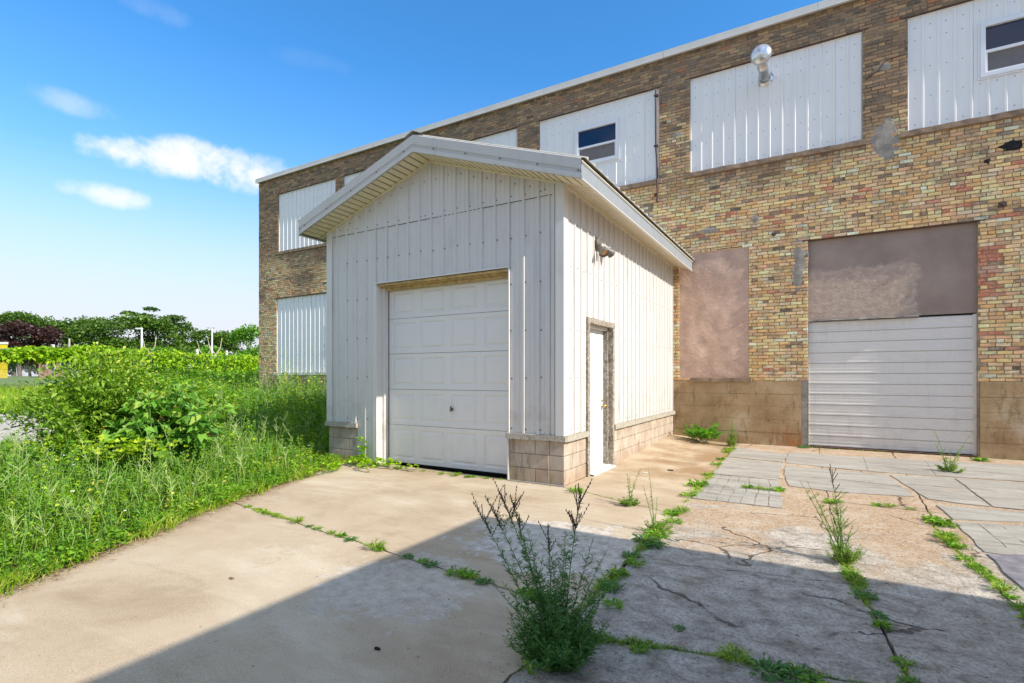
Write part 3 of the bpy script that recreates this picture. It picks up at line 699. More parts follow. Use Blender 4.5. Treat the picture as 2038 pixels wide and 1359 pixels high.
# ribbed metal sheets ------------------------------------------------
RS = .2286
def ribbed(u0, u1, zb_, zt_, mapf, origin=0.0, rib=.02, rows=7, flat=.0022, seed=0, minor=True, fl_=.013):
    """sheet between u0 and u1; zb_/zt_ may be functions of u; mapf(u, v, depth) -> world"""
    zbf = zb_ if callable(zb_) else (lambda u: zb_); ztf = zt_ if callable(zt_) else (lambda u: zt_)
    prof = {round(u0, 5): 0.0, round(u1, 5): 0.0}
    k0 = int(math.floor((u0-origin)/RS))-1
    for k in range(k0, k0+int((u1-u0)/RS)+4):
        c = origin+k*RS
        for du, d in ((-.013-fl_, 0), (-.013, rib), (.013, rib), (.013+fl_, 0)):
            if u0 < c+du < u1: prof[round(c+du, 5)] = d
        if minor:
            for mo in (.076, .152):
                for du, d in ((-.010-(.004 if fl_ > .01 else .0015), 0), (-.010, .004), (.010, .004), (.010+(.004 if fl_ > .01 else .0015), 0)):
                    if u0 < c+mo+du < u1: prof[round(c+mo+du, 5)] = d
        for mo in (.045, .114, .19):
            if u0 < c+mo < u1: prof.setdefault(round(c+mo, 5), 0.0)
    us = sorted(prof); vs = []; F = []
    for r_ in range(rows+1):
        for u in us:
            b, t = zbf(u), ztf(u); v = b+(t-b)*r_/rows
            wv = flat*(mnoise.noise(Vector((u*2.6+seed, v*1.5, seed)))+.5*mnoise.noise(Vector((u*7+seed, v*3, 1))))
            vs.append(mapf(u, v, prof[u]+wv))
    n = len(us)
    for r_ in range(rows):
        for i in range(n-1): F.append((r_*n+i, r_*n+i+1, (r_+1)*n+i+1, (r_+1)*n+i))
    # returned edge gives the sheet a thickness
    b = len(vs)
    for u in us: vs.append(mapf(u, zbf(u), -.004))
    for i in range(n-1): F.append((b+i, b+i+1, i+1, i))
    return MB().add(vs, F)
def sheets(name, parent, m, u0, u1, zb_, zt_, mapf, origin=0.0, width=.9144, lap=.0, seed=0, **kw):
    k = math.floor((u0-origin-.026)/width); u = u0; out = []
    while u < u1-.01:
        k += 1; e = min(u1, origin+k*width+.03)
        if e-u < .05: e = min(u1, e+width)
        sd = random.random()*50; dep = .0022*(k % 2)
        out.append(ribbed(u, e, zb_, zt_, lambda a, b, d: mapf(a, b, d+dep), origin, seed=sd, **kw).build(name, m, parent))
        u = e
    return out
def screws(pts, mapf, name, parent, r=.0085, m='screw'):
    mb = MB()
    for (u, v) in pts:
        ring = [mapf(u+r*cos(2*pi*i/6), v+r*sin(2*pi*i/6), .007) for i in range(6)]; base = [mapf(u+r*cos(2*pi*i/6), v+r*sin(2*pi*i/6), .0) for i in range(6)]
        mb.add(ring+base, [tuple(range(6))]+[(i, (i+1) % 6, 6+(i+1) % 6, 6+i) for i in range(6)])
    o = mb.build(name, m, parent); o['kind'] = 'stuff'; return o
IY = WY+.062
def imap(u, v, d): return (u, IY-d, v)
def win(parent, x0, x1, z0, z1):
    f = MB(); a = .07
    for (p, q, r_, s_) in ((x0, x0+a, z0, z1), (x1-a, x1, z0, z1), (x0+a, x1-a, z0, z0+a), (x0+a, x1-a, z1-a, z1)): f.box(p, q, IY-.045, IY+.05, r_, s_)
    zm = (z0+z1)/2-.03; f.box(x0+a, x1-a, IY-.032, IY+.04, zm-.025, zm+.025)
    for (p, q, r_, s_) in ((x0+a, x0+a+.03, z0+a, zm-.025), (x1-a-.03, x1-a, z0+a, zm-.025), (x0+a+.03, x1-a-.03, z0+a, z0+a+.03)): f.box(p, q, IY-.02, IY+.03, r_, s_)
    for (p, q, r_, s_) in ((x0-.03, x0, z0-.03, z1+.03), (x1, x1+.03, z0-.03, z1+.03), (x0, x1, z0-.03, z0), (x0, x1, z1, z1+.03)): f.box(p, q, IY-.028, IY+.0, r_, s_)
    w_ = f.build('window', 'vinyl', parent, bevel=.003)
    MB().box(x0+a, x1-a, IY+.012, IY+.018, zm+.025, z1-a).build('pane', 'glass', w_)
    MB().box(x0+a+.03, x1-a-.03, IY+.003, IY+.006, z0+a+.03, zm-.025).build('insect_screen', 'screen', w_)
WIN = {3: (-5.27, -4.15, 6.69, 7.64), 5: (2.46, 3.58, 6.69, 7.64)}
for k, o in enumerate(OP[:8]+[]):
    x0, x1, z0, z1 = o
    box('infill_backing', 'black', fac, x0, x1, IY+.06, IY+.1, z0, z1)
    if k in WIN:
        a, b, c, d = WIN[k]
        sheets('metal_sheet', fac, 'infill', x0+.012, a-.005, z0, z1, imap, x0, minor=False)
        sheets('metal_sheet', fac, 'infill', b+.005, x1-.012, z0, z1, imap, x0, minor=False)
        sheets('metal_sheet', fac, 'infill', a-.004, b+.004, z0, c-.005, imap, x0, minor=False)
        sheets('metal_sheet', fac, 'infill', a-.004, b+.004, d+.005, z1, imap, x0, minor=False)
        win(fac, a, b, c, d)
    else: sheets('metal_sheet', fac, 'infill', x0+.012, x1-.012, z0, z1, imap, x0, minor=False, rib=(.03 if k in (0, 7) else .022))
    f = MB(); f.box(x0+.002, x0+.012, IY-.03, IY+.03, z0, z1); f.box(x1-.012, x1-.002, IY-.03, IY+.05, z0, z1); f.box(x0+.012, x1-.012, IY-.03, IY+.05, z1-.016, z1-.006); f.build('edge_trim', 'infill', fac)
    pts = []
    for zz in (z0+.12, z0+.62, z0+1.15, z0+1.68, z1-.2):
        u = x0+RS/2
        while u < x1-.05:
            if not (k in WIN and WIN[k][0]-.06 < u < WIN[k][1]+.06 and WIN[k][2]-.06 < zz < WIN[k][3]+.06): pts.append((u+random.uniform(-.01, .01), zz+random.uniform(-.012, .012)))
            u += RS
    screws(pts, imap, 'screw_heads', fac, .0075)
# stucco infill of the bricked-up window
def rough_panel(x0, x1, z0, z1, y, amp, name, m, sc=4.0):
    nx_ = int((x1-x0)/.05); nz_ = int((z1-z0)/.05); vs = []; F = []
    for j in range(nz_+1):
        for i in range(nx_+1):
            x = x0+(x1-x0)*i/nx_; z = z0+(z1-z0)*j/nz_
            vs.append((x, y-amp*(mnoise.noise(Vector((x*sc, z*sc, 2)))+.5*mnoise.noise(Vector((x*sc*2.7, z*sc*2.7, 6)))), z))
    for j in range(nz_):
        for i in range(nx_): F.append((j*(nx_+1)+i, j*(nx_+1)+i+1, (j+1)*(nx_+1)+i+1, (j+1)*(nx_+1)+i))
    return MB().add(vs, F).build(name, m, fac, smooth=True)
rough_panel(-2.71, -1.28, 1.4, 4.2, WY+.012, .009, 'stucco_panel', 'stucco')
rough_panel(3.6, 5.9, 1.4, 4.2, WY+.03, .009, 'stucco_panel', 'stucco')
o = rough_panel(-.18, 2.42, 2.56, 4.17, WY+.07, .003, 'door_header_panel', 'stuccog', 2.0)
o['label'] = 'grey stucco header panel, rougher lower left painted sunlit, top and right painted shaded'
MB().wobox(-.18, 1.6, WY+.02, WY+.07, 2.535, 2.56, .008).build('header_bead', 'cement', fac)
# big ribbed door
dr = root('factory_overhead_door', (1.12, WY+.1, 0)); dr.parent = fac; dr.location = Vector((1.12, WY+.1, 0))-WL[fac.name]; dr.name = 'overhead_door'; WL[dr.name] = Vector((1.12, WY+.1, 0))
M['doorr'] = painted_metal('ribbed_door_paint', (.72, .69, .64), .25, .2)
zz = .035; nsl = 12; sh = (2.53-.035)/nsl; DYp = WY+.10
for k in range(nsl):
    z0 = zz+k*sh; z1 = z0+sh; prof = [(0, .004), (.006, -.006), (.03, -.006), (.036, .0), (.075, .0), (.080, -.0012), (.095, -.0012), (.1, 0), (.135, 0), (.14, -.0012), (.155, -.0012), (.16, 0), (sh-.012, 0), (sh-.006, .012), (sh, .012)]
    vs = []; F = []; nX = 10
    for (dz, dy) in prof:
        for i in range(nX+1):
            x = -.165+(2.37+.165)*i/nX; vs.append((x, DYp+dy+.002*mnoise.noise(Vector((x*2, (z0+dz)*5, 0))), z0+dz))
    for j in range(len(prof)-1):
        for i in range(nX): F.append((j*(nX+1)+i, j*(nX+1)+i+1, (j+1)*(nX+1)+i+1, (j+1)*(nX+1)+i))
    MB().add(vs, F).build('door_slat', 'doorr', dr)
MB().box(-.178, 2.418, DYp+.03, DYp+.05, 0, 2.56).build('door_backing', 'black', dr)
MB().box(2.37, 2.418, DYp-.03, DYp+.03, 0, 2.54).build('door_jamb', 'trim', dr)
MB().box(-.178, -.165, DYp-.02, DYp+.03, 0, 2.54).build('door_jamb', 'trim', dr)
box('door_threshold', 'rust', dr, -.178, 2.418, WY-.03, WY+.095, 0, .026)
# cement smears
def smear(cx, cz, rx, rz, seed, y=WY-.009, m='cement', name='cement_smear'):
    vs = [(cx, y-.004, cz)]; n = 22
    for ring in (.6, 1.0):
        for i in range(n):
            t = 2*pi*i/n; k = ring*(1+.38*mnoise.noise(Vector((cos(t)*1.6+seed, sin(t)*1.6, seed))))*(1 if ring < 1 else 1+.1*random.random())
            vs.append((cx+rx*k*cos(t), y+(.0 if ring < 1 else .012), cz+rz*k*sin(t)))
    F = [(0, 1+i, 1+(i+1) % n) for i in range(n)]+[(1+i, 1+n+i, 1+n+(i+1) % n, 1+(i+1) % n) for i in range(n)]
    MB().add(vs, F).build(name, m, fac)
smear(1.08, 5.86, .24, .36, 1); smear(-.33, 3.72, .13, .5, 5.3); smear(-2.1, 4.65, .2, .08, 9); smear(-1.15, 4.75, .09, .11, 2.2); smear(-3.35, 5.15, .28, .05, 3.1); smear(-2.75, 6.9, .13, .07, 7.7); smear(1.05, 7.3, .12, .07, 4.4)
smear(2.86, 5.4, .16, .09, 6.1, m='black', name='soot_hole'); smear(2.55, 5.2, .05, .04, 3.6, m='black', name='soot_hole')
# rusty wall boxes
def wallbox(x, z, s, label):
    b = MB().box(x-s, x+s, WY-.035, WY-.006, z-s*.8, z+s*.8).cone((x, WY-.035, z), (x, WY-.05, z), s*.5, s*.4, 8)
    props(b.build('junction_box', 'castmetal' if s > .06 else 'darkpipe', None, bevel=.004), label, 'junction box')
wallbox(2.74, 4.40, .055, 'small dark electrical box on the brick above the right end of the grey door header')
wallbox(-.80, 4.38, .04, 'tiny dark square box on the brick left of the grey door header')
# iron pipe by window
pp = root('wall_pipe', (-3.2, WY-.07, 5.4), 'thin vertical rusty pipe at the right edge of the middle windowed metal panel', 'pipe')
MB().tube([(-3.235, WY-.05, 8.06), (-3.225, WY-.05, 6.75)], .024, 10).build('upper_pipe', 'darkpipe', pp)
MB().tube([(-3.222, WY-.05, 6.72), (-3.20, WY-.05, 6.4), (-3.19, WY-.05, 5.5)], .024, 10).tube([(-3.19, WY-.05, 5.52), (-3.19, WY-.07, 5.44)], .034, 10).build('lower_pipe', 'darkpipe', pp)
mb = MB()
for z in (7.9, 6.74, 5.62): mb.box(-3.27, -3.18, WY-.078, WY-.004, z-.02, z+.02)
mb.build('pipe_bracket', 'darkpipe', pp)
MB().tube([(-3.262, WY-.055, 8.05), (-3.255, WY-.055, 6.0)], .012, 8).build('white_conduit', 'vinyl', pp)
# vent
vt = root('vent_pipe', (-.97, WY, 7.68), 'galvanised round vent pipe with a domed cap sticking out of the blank metal panel', 'vent')
MB().lathe((-.97, IY-.0, 7.68), (0, -1, 0), [(0, .16), (.012, .16), (.02, .12), (.06, .105)], 24).build('flange', 'galv', vt, smooth=True)
MB().lathe((-.97, IY-.02, 7.68), (0, -1, .05), [(0, .10), (.45, .10), (.452, .104), (.47, .104), (.472, .1), (.93, .10)], 24).build('pipe', 'galv', vt, smooth=True)
MB().lathe((-.97, IY-.86, 7.72), (0, -1, .05), [(.0, .17), (.0, .19), (.05, .195), (.09, .16), (.13, .10), (.15, .0)], 28).lathe((-.97, IY-.86, 7.72), (0, -1, .05), [(0, .19), (.02, .1)], 28).build('cap', 'galv', vt, smooth=True)
# dangling cable bits
for (pts, lab) in (([(.78, WY-.02, 7.13), (.95, WY-.03, 7.22), (1.1, WY-.02, 7.4), (1.4, WY-.02, 7.42)], 'loose black cable across the brick pier right of the vent panel'),):
    props(MB().tube(pts, .009, 6).build('cable', 'darkpipe', None), lab, 'cable')

# ---------------------------------------------------------------- shed
SX0, SX1, SY0 = -7.30, -2.85, 6.156
APX, APZ, SL = -5.06, 4.69, .34
def sz(x): return APZ-SL*abs(x-APX)
shed = root('shed_annex', (-5, 9, 0), 'white metal sided gabled garage annex built against the brick factory wall', 'garage')
def fmap(u, v, d): return (u, SY0-d, v)
def smap(u, v, d): return (SX1+d, u, v)
def lmap(u, v, d): return (SX0-d, u, v)
DX0, DX1, DZ = -6.10, -3.672, 2.92
# core walls behind the sheets
core = MB()
core.box(SX0+.03, -6.16, SY0+.012, SY0+.14, .6, 3.88); core.box(DX1+.04, SX1-.02, SY0+.012, SY0+.14, .02, 3.88); core.box(-6.16, DX1+.04, SY0+.012, SY0+.14, DZ+.02, 3.88)
core.add([(SX0+.03, SY0+.012, 3.88), (SX1-.02, SY0+.012, 3.88), (SX1-.02, SY0+.012, sz(SX1)), (APX, SY0+.012, APZ), (SX0+.03, SY0+.012, sz(SX0))], [(0, 1, 2, 3, 4)])
core.box(SX1-.12, SX1-.016, SY0+.14, 6.95, .02, 3.9); core.box(SX1-.12, SX1-.016, 7.97, 12.05, .02, 3.9); core.box(SX1-.12, SX1-.016, 6.95, 7.97, 2.25, 3.9)
core.box(SX0+.02, SX0+.1, SY0+.14, 12.05, 0, 3.9)
core.build('wall_core', 'block', shed)
SEAM = 3.83
ORF = -3.44-15*RS
sheets('metal_sheet', shed, 'siding', SX0+.02, -6.60, .655, SEAM+.02, fmap, ORF)
sheets('metal_sheet', shed, 'siding', -6.599, -6.17, .03, SEAM+.02, fmap, ORF)
sheets('metal_sheet', shed, 'siding', -6.169, DX1+.02, DZ+.012, SEAM+.02, fmap, ORF, rows=3)
sheets('metal_sheet', shed, 'siding', DX1+.022, -3.04, .655, SEAM+.02, fmap, ORF)
sheets('metal_sheet', shed, 'siding', -3.035, SX1-.05, .655, SEAM+.02, fmap, ORF)
# gable sheets over the seam
u = SX0+.03; k = 0
while u < SX1-.06:
    e = min(u+.9144, SX1-.05)
    ue = [u]; 
    cuts = [u]+([APX] if u < APX < e else [])+[e]
    for a, b in zip(cuts[:-1], cuts[1:]):
        ribbed(a, b, SEAM-.01, lambda q: max(sz(q)-.004, SEAM), lambda p, q, d: fmap(p, q, d+.006), ORF, rows=3, seed=u).build('gable_sheet', 'siding', shed)
    u = e
MB().box(SX0+.1, SX1-.1, SY0-.0062, SY0-.0056, SEAM-.020, SEAM-.011).build('lap_shadow', 'screw', shed)  # dark strip drawn in for the shadow below the gable sheet lap
# corner trims
MB().box(SX0-.006, SX0+.10, SY0-.028, SY0-.003, .655, 3.92).box(SX0-.03, SX0-.004, SY0-.028, SY0+.1, .655, 3.92).build('corner_trim', 'trim', shed, bevel=.004)
MB().box(SX1-.10, SX1+.024, SY0-.040, SY0-.034, .655, 3.93).box(SX1+.018, SX1+.024, SY0-.034, SY0+.09, .655, 3.93).build('corner_trim', 'trim', shed, bevel=.004)
# side wall
sheets('metal_sheet', shed, 'siding', SY0+.03, 6.905, .655, 3.93, smap, SY0+.1, fl_=.005)
sheets('metal_sheet', shed, 'siding', 6.906, 8.02, 2.275, 3.93, smap, SY0+.1, rows=3, fl_=.005)
sheets('metal_sheet', shed, 'siding', 8.021, 12.05, .655, 3.93, smap, SY0+.1, fl_=.005)
sheets('metal_sheet', shed, 'siding', SY0+.03, 12.05, .655, 3.93, lmap, SY0+.1)
pts = []
for z in (3.885, 3.33, 2.70, 2.05, 1.41, .72):
    u = ORF+RS/2
    while u < SX1-.02:
        if u > SX0+.05 and not (DX0-.1 < u < DX1+.02 and z < DZ+.02): pts.append((u-.08+random.uniform(-.008, .008), z+random.uniform(-.012, .012)))
        u += RS
for x in np.arange(SX0+.3, SX1-.2, RS): pts.append((x, min(sz(x)-.12, 4.4)+random.uniform(-.01, .01)))
for x in (-3.9, -4.6, -5.15, -5.5, -6.4): pts.append((x, 3.87))
for z in (3.3, 2.7, 2.05, 1.4, .9): pts += [(SX1-.05, z), (SX0+.06, z)]
screws(pts, lambda u, v, d: fmap(u, v, d+.003 if u < SX1-.1 else d+.03), 'screw_heads', shed, .0095)
pts = []
for z in (3.5, 2.9, 2.05, 1.41, .72):
    u = SY0+.1+RS/2
    while u < 12:
        if not (6.9 < u < 8.03 and z < 2.3): pts.append((u+random.uniform(-.008, .008), z+random.uniform(-.012, .012)))
        u += RS
M['screw2'] = plain('painted_screw', (.10, .10, .10), .6)
screws(pts, lambda u, v, d: smap(u, v, d+.003), 'screw_heads', shed, .007, 'screw2')
# ledge boards and concrete blocks
def ledge(x0, x1, y0, y1): MB().wobox(x0, x1, y0, y1, .578, .652, .003).build('ledge_board', 'ledge', shed)
ledge(-3.70, SX1+.05, SY0-.055, SY0-.004); ledge(SX1+.004, SX1+.055, SY0-.003, 6.90); ledge(SX1+.004, SX1+.055, 8.02, 10.1); ledge(SX1+.004, SX1+.055, 10.11, 12.04); ledge(SX0-.05, -6.585, SY0-.055, SY0-.004)
BW, BH = .40, .1925
def blk(x0, x1, y0, y1, z0, z1, m='block'):
    MB().box(x0, x1, y0, y1, z0, z1).build('concrete_block', m, shed, bevel=.006)
def block_run_front(xa, xb_, first):
    for k in range(3):
        x = xb_; w0 = first[k]
        while x > xa+.03:
            a = max(xa, x-w0); blk(a+.004, x-.004, SY0-.001-random.uniform(0, .003), SY0+.15, k*BH+.004, (k+1)*BH-.004); x = a; w0 = BW
def block_run_side(ya, yb, first):
    for k in range(3):
        y = ya; w0 = first[k]
        while y < yb-.03:
            b = min(yb, y+w0); 
            if b > yb-.06: b = yb
            blk(SX1-.2, SX1+.004+random.uniform(0, .003), y+.004, b-.004, k*BH+.004, (k+1)*BH-.004); y = b; w0 = BW
block_run_front(-3.66, SX1-.205, (.21, .41, .21)); block_run_front(SX0, -6.60, (.4, .2, .4))
block_run_side(SY0-.001, 6.90, (.4, .2, .4)); block_run_side(8.03, 12.05, (.2, .4, .2))
box('mortar_bed', 'cement', shed, SX1-.15, SX1-.008, SY0+.012, 6.90, 0, .575); box('mortar_bed', 'cement', shed, SX1-.15, SX1-.008, 8.035, 12.05, 0, .575); box('mortar_bed', 'cement', shed, -3.66, SX1-.16, SY0+.008, SY0+.1, 0, .575); box('mortar_bed', 'cement', shed, SX0+.01, -6.6, SY0+.008, SY0+.1, 0, .575)
box('door_end_trim', 'trim', shed, -3.684, -3.664, SY0-.03, SY0+.02, 0, .578)
box('footing_lip', 'cement', shed, -3.66, SX1+.03, SY0-.05, SY0-.006, -.02, .012)
# garage door of the shed
gd = root('overhead_door', ((DX0+DX1)/2, SY0+.2, 0)); gd.name = 'overhead_door'; gd.parent = shed; gd.location = Vector(((DX0+DX1)/2, SY0+.2, 0))-WL[shed.name]; WL[gd.name] = Vector(((DX0+DX1)/2, SY0+.2, 0))
GY = SY0+.20; zs = [.035, .645, 1.22, 1.795, 2.365, 2.87]
XA, XB = DX0+.015, DX1-.0
for k in range(5):
    z0, z1 = zs[k]+.003, zs[k+1]-.003; mb = MB(); n = 4; cw = (XB-XA)/n
    def P(x, z, d): return (x, GY-d+.0015*mnoise.noise(Vector((x*2, z*2, k))), z)
    mb.add([P(XA, z0, -.03), P(XB, z0, -.03), P(XB, z0, 0), P(XA, z0, 0)], [(0, 1, 2, 3)]); mb.add([P(XA, z1, -.03), P(XB, z1, -.03), P(XB, z1, 0), P(XA, z1, 0)], [(0, 3, 2, 1)])
    for i in range(n):
        x0 = XA+i*cw; x1 = x0+cw; o = [(x0, z0), (x1, z0), (x1, z1), (x0, z1)]
        def R(a): return [(x0+a, z0+a), (x1-a, z0+a), (x1-a, z1-a), (x0+a, z1-a)]
        rings = [(o, 0), (R(.065), 0), (R(.078), -.010), (R(.098), -.010), (R(.118), .0005)]
        vs = [P(x, z, d) for pts_, d in rings for (x, z) in pts_]; F = []
        for r_ in range(len(rings)-1):
            for e in range(4): F.append((r_*4+e, r_*4+(e+1) % 4, (r_+1)*4+(e+1) % 4, (r_+1)*4+e))
        F.append((16, 17, 18, 19)); mb.add(vs, F)
    sec = mb.build('door_section', 'door', gd)
    if k == 1:
        c = Vector((-4.80, GY-.01, .93))
        MB().lathe(c, (0, -1, 0), [(0, .026), (.012, .026), (.014, .012), (.03, .012)], 12).cone(c+Vector((-.005, -.03, -.035)), c+Vector((.005, -.03, .05)), .009, .009, 8).cone(c+Vector((0, -.03, .02)), c+Vector((.05, -.035, .012)), .008, .006, 8).build('handle', 'castmetal', sec)
MB().box(XA, XB, GY+.035, GY+.06, 0, 2.92).build('door_backing', 'black', gd)
fr_ = MB()
fr_.box(DX0-.06, DX0-.045, SY0-.03, SY0+.2, .0, DZ); fr_.box(DX0-.045, DX0+.005, SY0+.10, GY-.006, .0, 2.89)
MB().box(DX1-.001, DX1+.018, SY0-.03, SY0+.2, .58, DZ).build('door_jamb', 'trim', gd, bevel=.003)
fr_.build('door_jamb', 'trim', gd, bevel=.003)
MB().box(DX0-.12, DX0-.062, SY0-.028, SY0-.005, .02, DZ+.02).build('door_jamb_trim', 'trim', gd, bevel=.003)
MB().wobox(DX0-.044, DX1-.003, SY0+.0, SY0+.06, 2.885, 2.915, .002).wobox(DX0-.044, DX1-.003, SY0+.062, SY0+.12, 2.865, 2.905, .002).build('door_head', 'oldwood', gd)
MB().wobox(DX0+.006, DX1-.003, SY0+.125, GY-.02, 2.825, 2.885, .003).build('door_head', 'oldwood', gd)
MB().box(DX0-.12, DX1+.02, SY0-.034, SY0-.02, DZ+.0, DZ+.022).box(DX0-.12, DX1+.02, SY0-.02, SY0-.003, DZ+.004, DZ+.018).build('drip_cap', 'trim', gd)
# side door
sd = root('side_door', (SX1, 7.46, 0)); sd.parent = shed; sd.location = Vector((SX1, 7.46, 0))-WL[shed.name]; WL[sd.name] = Vector((SX1, 7.46, 0))
MB().wobox(SX1-.04, SX1+.035, 6.905, 6.985, .0, 2.27, .005).build('door_frame', 'wood', sd)
MB().wobox(SX1-.04, SX1+.035, 7.945, 8.018, .03, 2.25, .007).build('door_frame', 'wood', sd)
MB().wobox(SX1-.04, SX1+.038, 6.985, 8.03, 2.195, 2.272, .005).build('door_frame', 'wood', sd)
MB().wobox(SX1-.16, SX1-.041, 7.905, 7.95, .03, 2.195, .003).build('inner_jamb', 'wood', sd)
MB().wobox(SX1-.16, SX1-.041, 6.98, 7.03, .03, 2.195, .003).build('inner_jamb', 'wood', sd)
MB().box(SX1-.16, SX1-.041, 7.03, 7.905, 2.15, 2.195).build('inner_jamb', 'trim', sd)
lf = MB().box(SX1-.15, SX1-.115, 7.032, 7.904, .05, 2.148).build('door_leaf', 'side_door', sd, bevel=.003)
MB().lathe((SX1-.115, 7.84, .96), (1, 0, 0), [(0, .032), (.008, .032), (.01, .012), (.04, .012), (.045, .026), (.065, .029), (.078, .02), (.08, 0)], 16).lathe((SX1-.115, 7.84, 1.05), (1, 0, 0), [(0, .022), (.012, .022), (.014, 0)], 12).build('knob', 'brass', lf, smooth=True)
MB().add([(SX1-.15, 6.99, .045), (SX1-.15, 7.95, .045), (SX1+.09, 7.95, .018), (SX1+.09, 6.99, .018), (SX1+.09, 7.95, .0), (SX1+.09, 6.99, .0)], [(0, 3, 2, 1), (3, 5, 4, 2)]).build('door_sill', 'trim', sd)
# roof
OL, OR, YF = -7.57, -2.43, 5.757
def rz(x, d=.0): return sz(x)+.235+d
rp = MB()
def fascia_front(x0, x1, name):
    # rake board with a lip, a fold line and butt joints
    vs = []; F = []
    for (x) in (x0, x1):
        b = sz(x); t = rz(x)
        for (dy, z) in ((0.03, b-.012), (-.004, b-.012), (-.004, b+.045), (.004, b+.05), (.0, b+.09), (-.006, b+.1), (-.008, t-.01), (.02, t+.012), (.3, t+.012)): vs.append((x, YF+dy, z))
    for i in range(8): F.append((i, 9+i, 10+i, i+1))
    MB().add(vs, F).build(name, 'fascia', shed)
fascia_front(OL, -6.25, 'rake_fascia'); fascia_front(-6.25, APX, 'rake_fascia'); fascia_front(APX, -3.25, 'rake_fascia'); fascia_front(-3.25, OR, 'rake_fascia')
def eave_fascia(X, s):
    b = sz(X); t = rz(X)-.05
    mb = MB(); pr = [(-.03, b-.012), (.004, b-.012), (.004, b+.03), (-.002, b+.035), (-.002, t-.02), (.006, t-.012), (.006, t)]
    for k, (ya, yb) in enumerate(((YF-.002, 8.8), (8.8, WY-.012))):
        vs = [(X+s*dx, y, z) for y in (ya, yb) for (dx, z) in pr]; n = len(pr)
        MB().add(vs, [(i, n+i, n+i+1, i+1) for i in range(n-1)]+[tuple(range(n))]).build('eave_fascia', 'gutter', shed)
    MB().box(X-.03, X+.012, YF, WY-.012, b-.022, b-.012).build('eave_lip', 'trim', shed)
    MB().box(X-.01, X+s*.012 if s > 0 else X+.01, YF, WY-.012, t+.004, t+.02).build('drip_edge', 'soffit', shed)
eave_fascia(OR, 1); eave_fascia(OL, -1)
# soffit boards: front pieces run up the slope, side pieces are grooved panels
def soff_front(xa, xb_):
    n = int(abs(xb_-xa)/.105); st = (xb_-xa)/n
    for i in range(n):
        a, b = xa+i*st, xa+(i+1)*st; lo_, hi_ = min(a, b)+.012, max(a, b)-.012
        za, zb2 = sz(lo_), sz(hi_)
        MB().add([(lo_, YF+.02, za), (hi_, YF+.02, zb2), (hi_, SY0-.022, zb2), (lo_, SY0-.022, za), (lo_, YF+.02, za+.01), (hi_, YF+.02, zb2+.01), (hi_, SY0-.022, zb2+.01), (lo_, SY0-.022, za+.01)],
                 [(0, 3, 2, 1), (4, 5, 6, 7), (0, 1, 5, 4), (1, 2, 6, 5), (2, 3, 7, 6), (3, 0, 4, 7)]).build('soffit_board', 'soffit', shed)
soff_front(OL+.02, APX-.002); soff_front(APX+.002, SX1)
soff_front(SX1, OR-.01)
def soff_side(xw, xe, s):
    y = SY0-.02; 
    while y < WY-.05:
        e = min(y+.105, WY-.012); za, zb2 = sz(xw), sz(xe)
        MB().add([(xw, y+.012, za), (xe, y+.012, zb2), (xe, e-.012, zb2), (xw, e-.012, za), (xw, y+.012, za+.01), (xe, y+.012, zb2+.01), (xe, e-.012, zb2+.01), (xw, e-.012, za+.01)],
                 [(0, 1, 2, 3), (4, 7, 6, 5), (0, 4, 5, 1), (1, 5, 6, 2), (2, 6, 7, 3), (3, 7, 4, 0)]).build('soffit_board', 'soffit', shed)
        y = e
soff_side(SX1+.02, OR-.012, 1); soff_side(SX0-.02, OL+.012, -1)
bk = MB()
for (a, b) in ((OL+.02, APX), (APX, OR-.02)): bk.add([(a, YF+.03, sz(a)+.016), (b, YF+.03, sz(b)+.016), (b, WY-.02, sz(b)+.016), (a, WY-.02, sz(a)+.016)], [(0, 3, 2, 1)])
bk.build('soffit_backing', 'soffit_gap', shed)
MB().wobox(SX1+.0, SX1+.03, SY0, WY-.02, sz(SX1)-.05, sz(SX1)-.006, .001).build('soffit_trim', 'soffit', shed)
mbt = MB()
for (a, b) in ((SX0, APX), (APX, SX1)): mbt.add([(a, SY0-.03, sz(a)-.035), (b, SY0-.03, sz(b)-.035), (b, SY0-.03, sz(b)-.002), (a, SY0-.03, sz(a)-.002), (a, SY0-.006, sz(a)-.035), (b, SY0-.006, sz(b)-.035)], [(0, 1, 2, 3), (0, 4, 5, 1)])
mbt.build('soffit_trim', 'soffit', shed)
# roof sheets: ribs run down the slope
cs = 1/sqrt(1+SL*SL); sn = SL*cs
for s, X in ((1, OR+.05), (-1, OL-.05)):
    run = abs(X-APX)/cs
    def rmap(u, v, d, s=s, X=X): 
        dist = run-v      # from eave up
        return (APX+s*((run-v)*cs)+s*d*sn, u, APZ+.245-(run-v)*sn+d*cs)
    y = YF+.01; k = 0
    while y < WY-.06:
        e = min(y+.9144, WY-.02)
        ribbed(y, e, 0, run-.0, rmap, YF+.07, rib=.026, rows=2, flat=.001).build('roof_sheet', 'roof', shed); y = e
MB().add([(APX-.15, YF-.01, APZ+.245-.05+.03), (APX, YF-.01, APZ+.245+.045), (APX+.15, YF-.01, APZ+.245-.05+.03), (APX-.15, WY-.02, APZ+.225), (APX, WY-.02, APZ+.29), (APX+.15, WY-.02, APZ+.225)], [(0, 1, 4, 3), (1, 2, 5, 4)]).build('ridge_cap', 'fascia', shed)
screws([(x, sz(x)+.075) for x in np.arange(OL+.15, OR, .55)], lambda u, v, d: (u, YF-.008-d, v), 'fascia_screws', shed, .01)
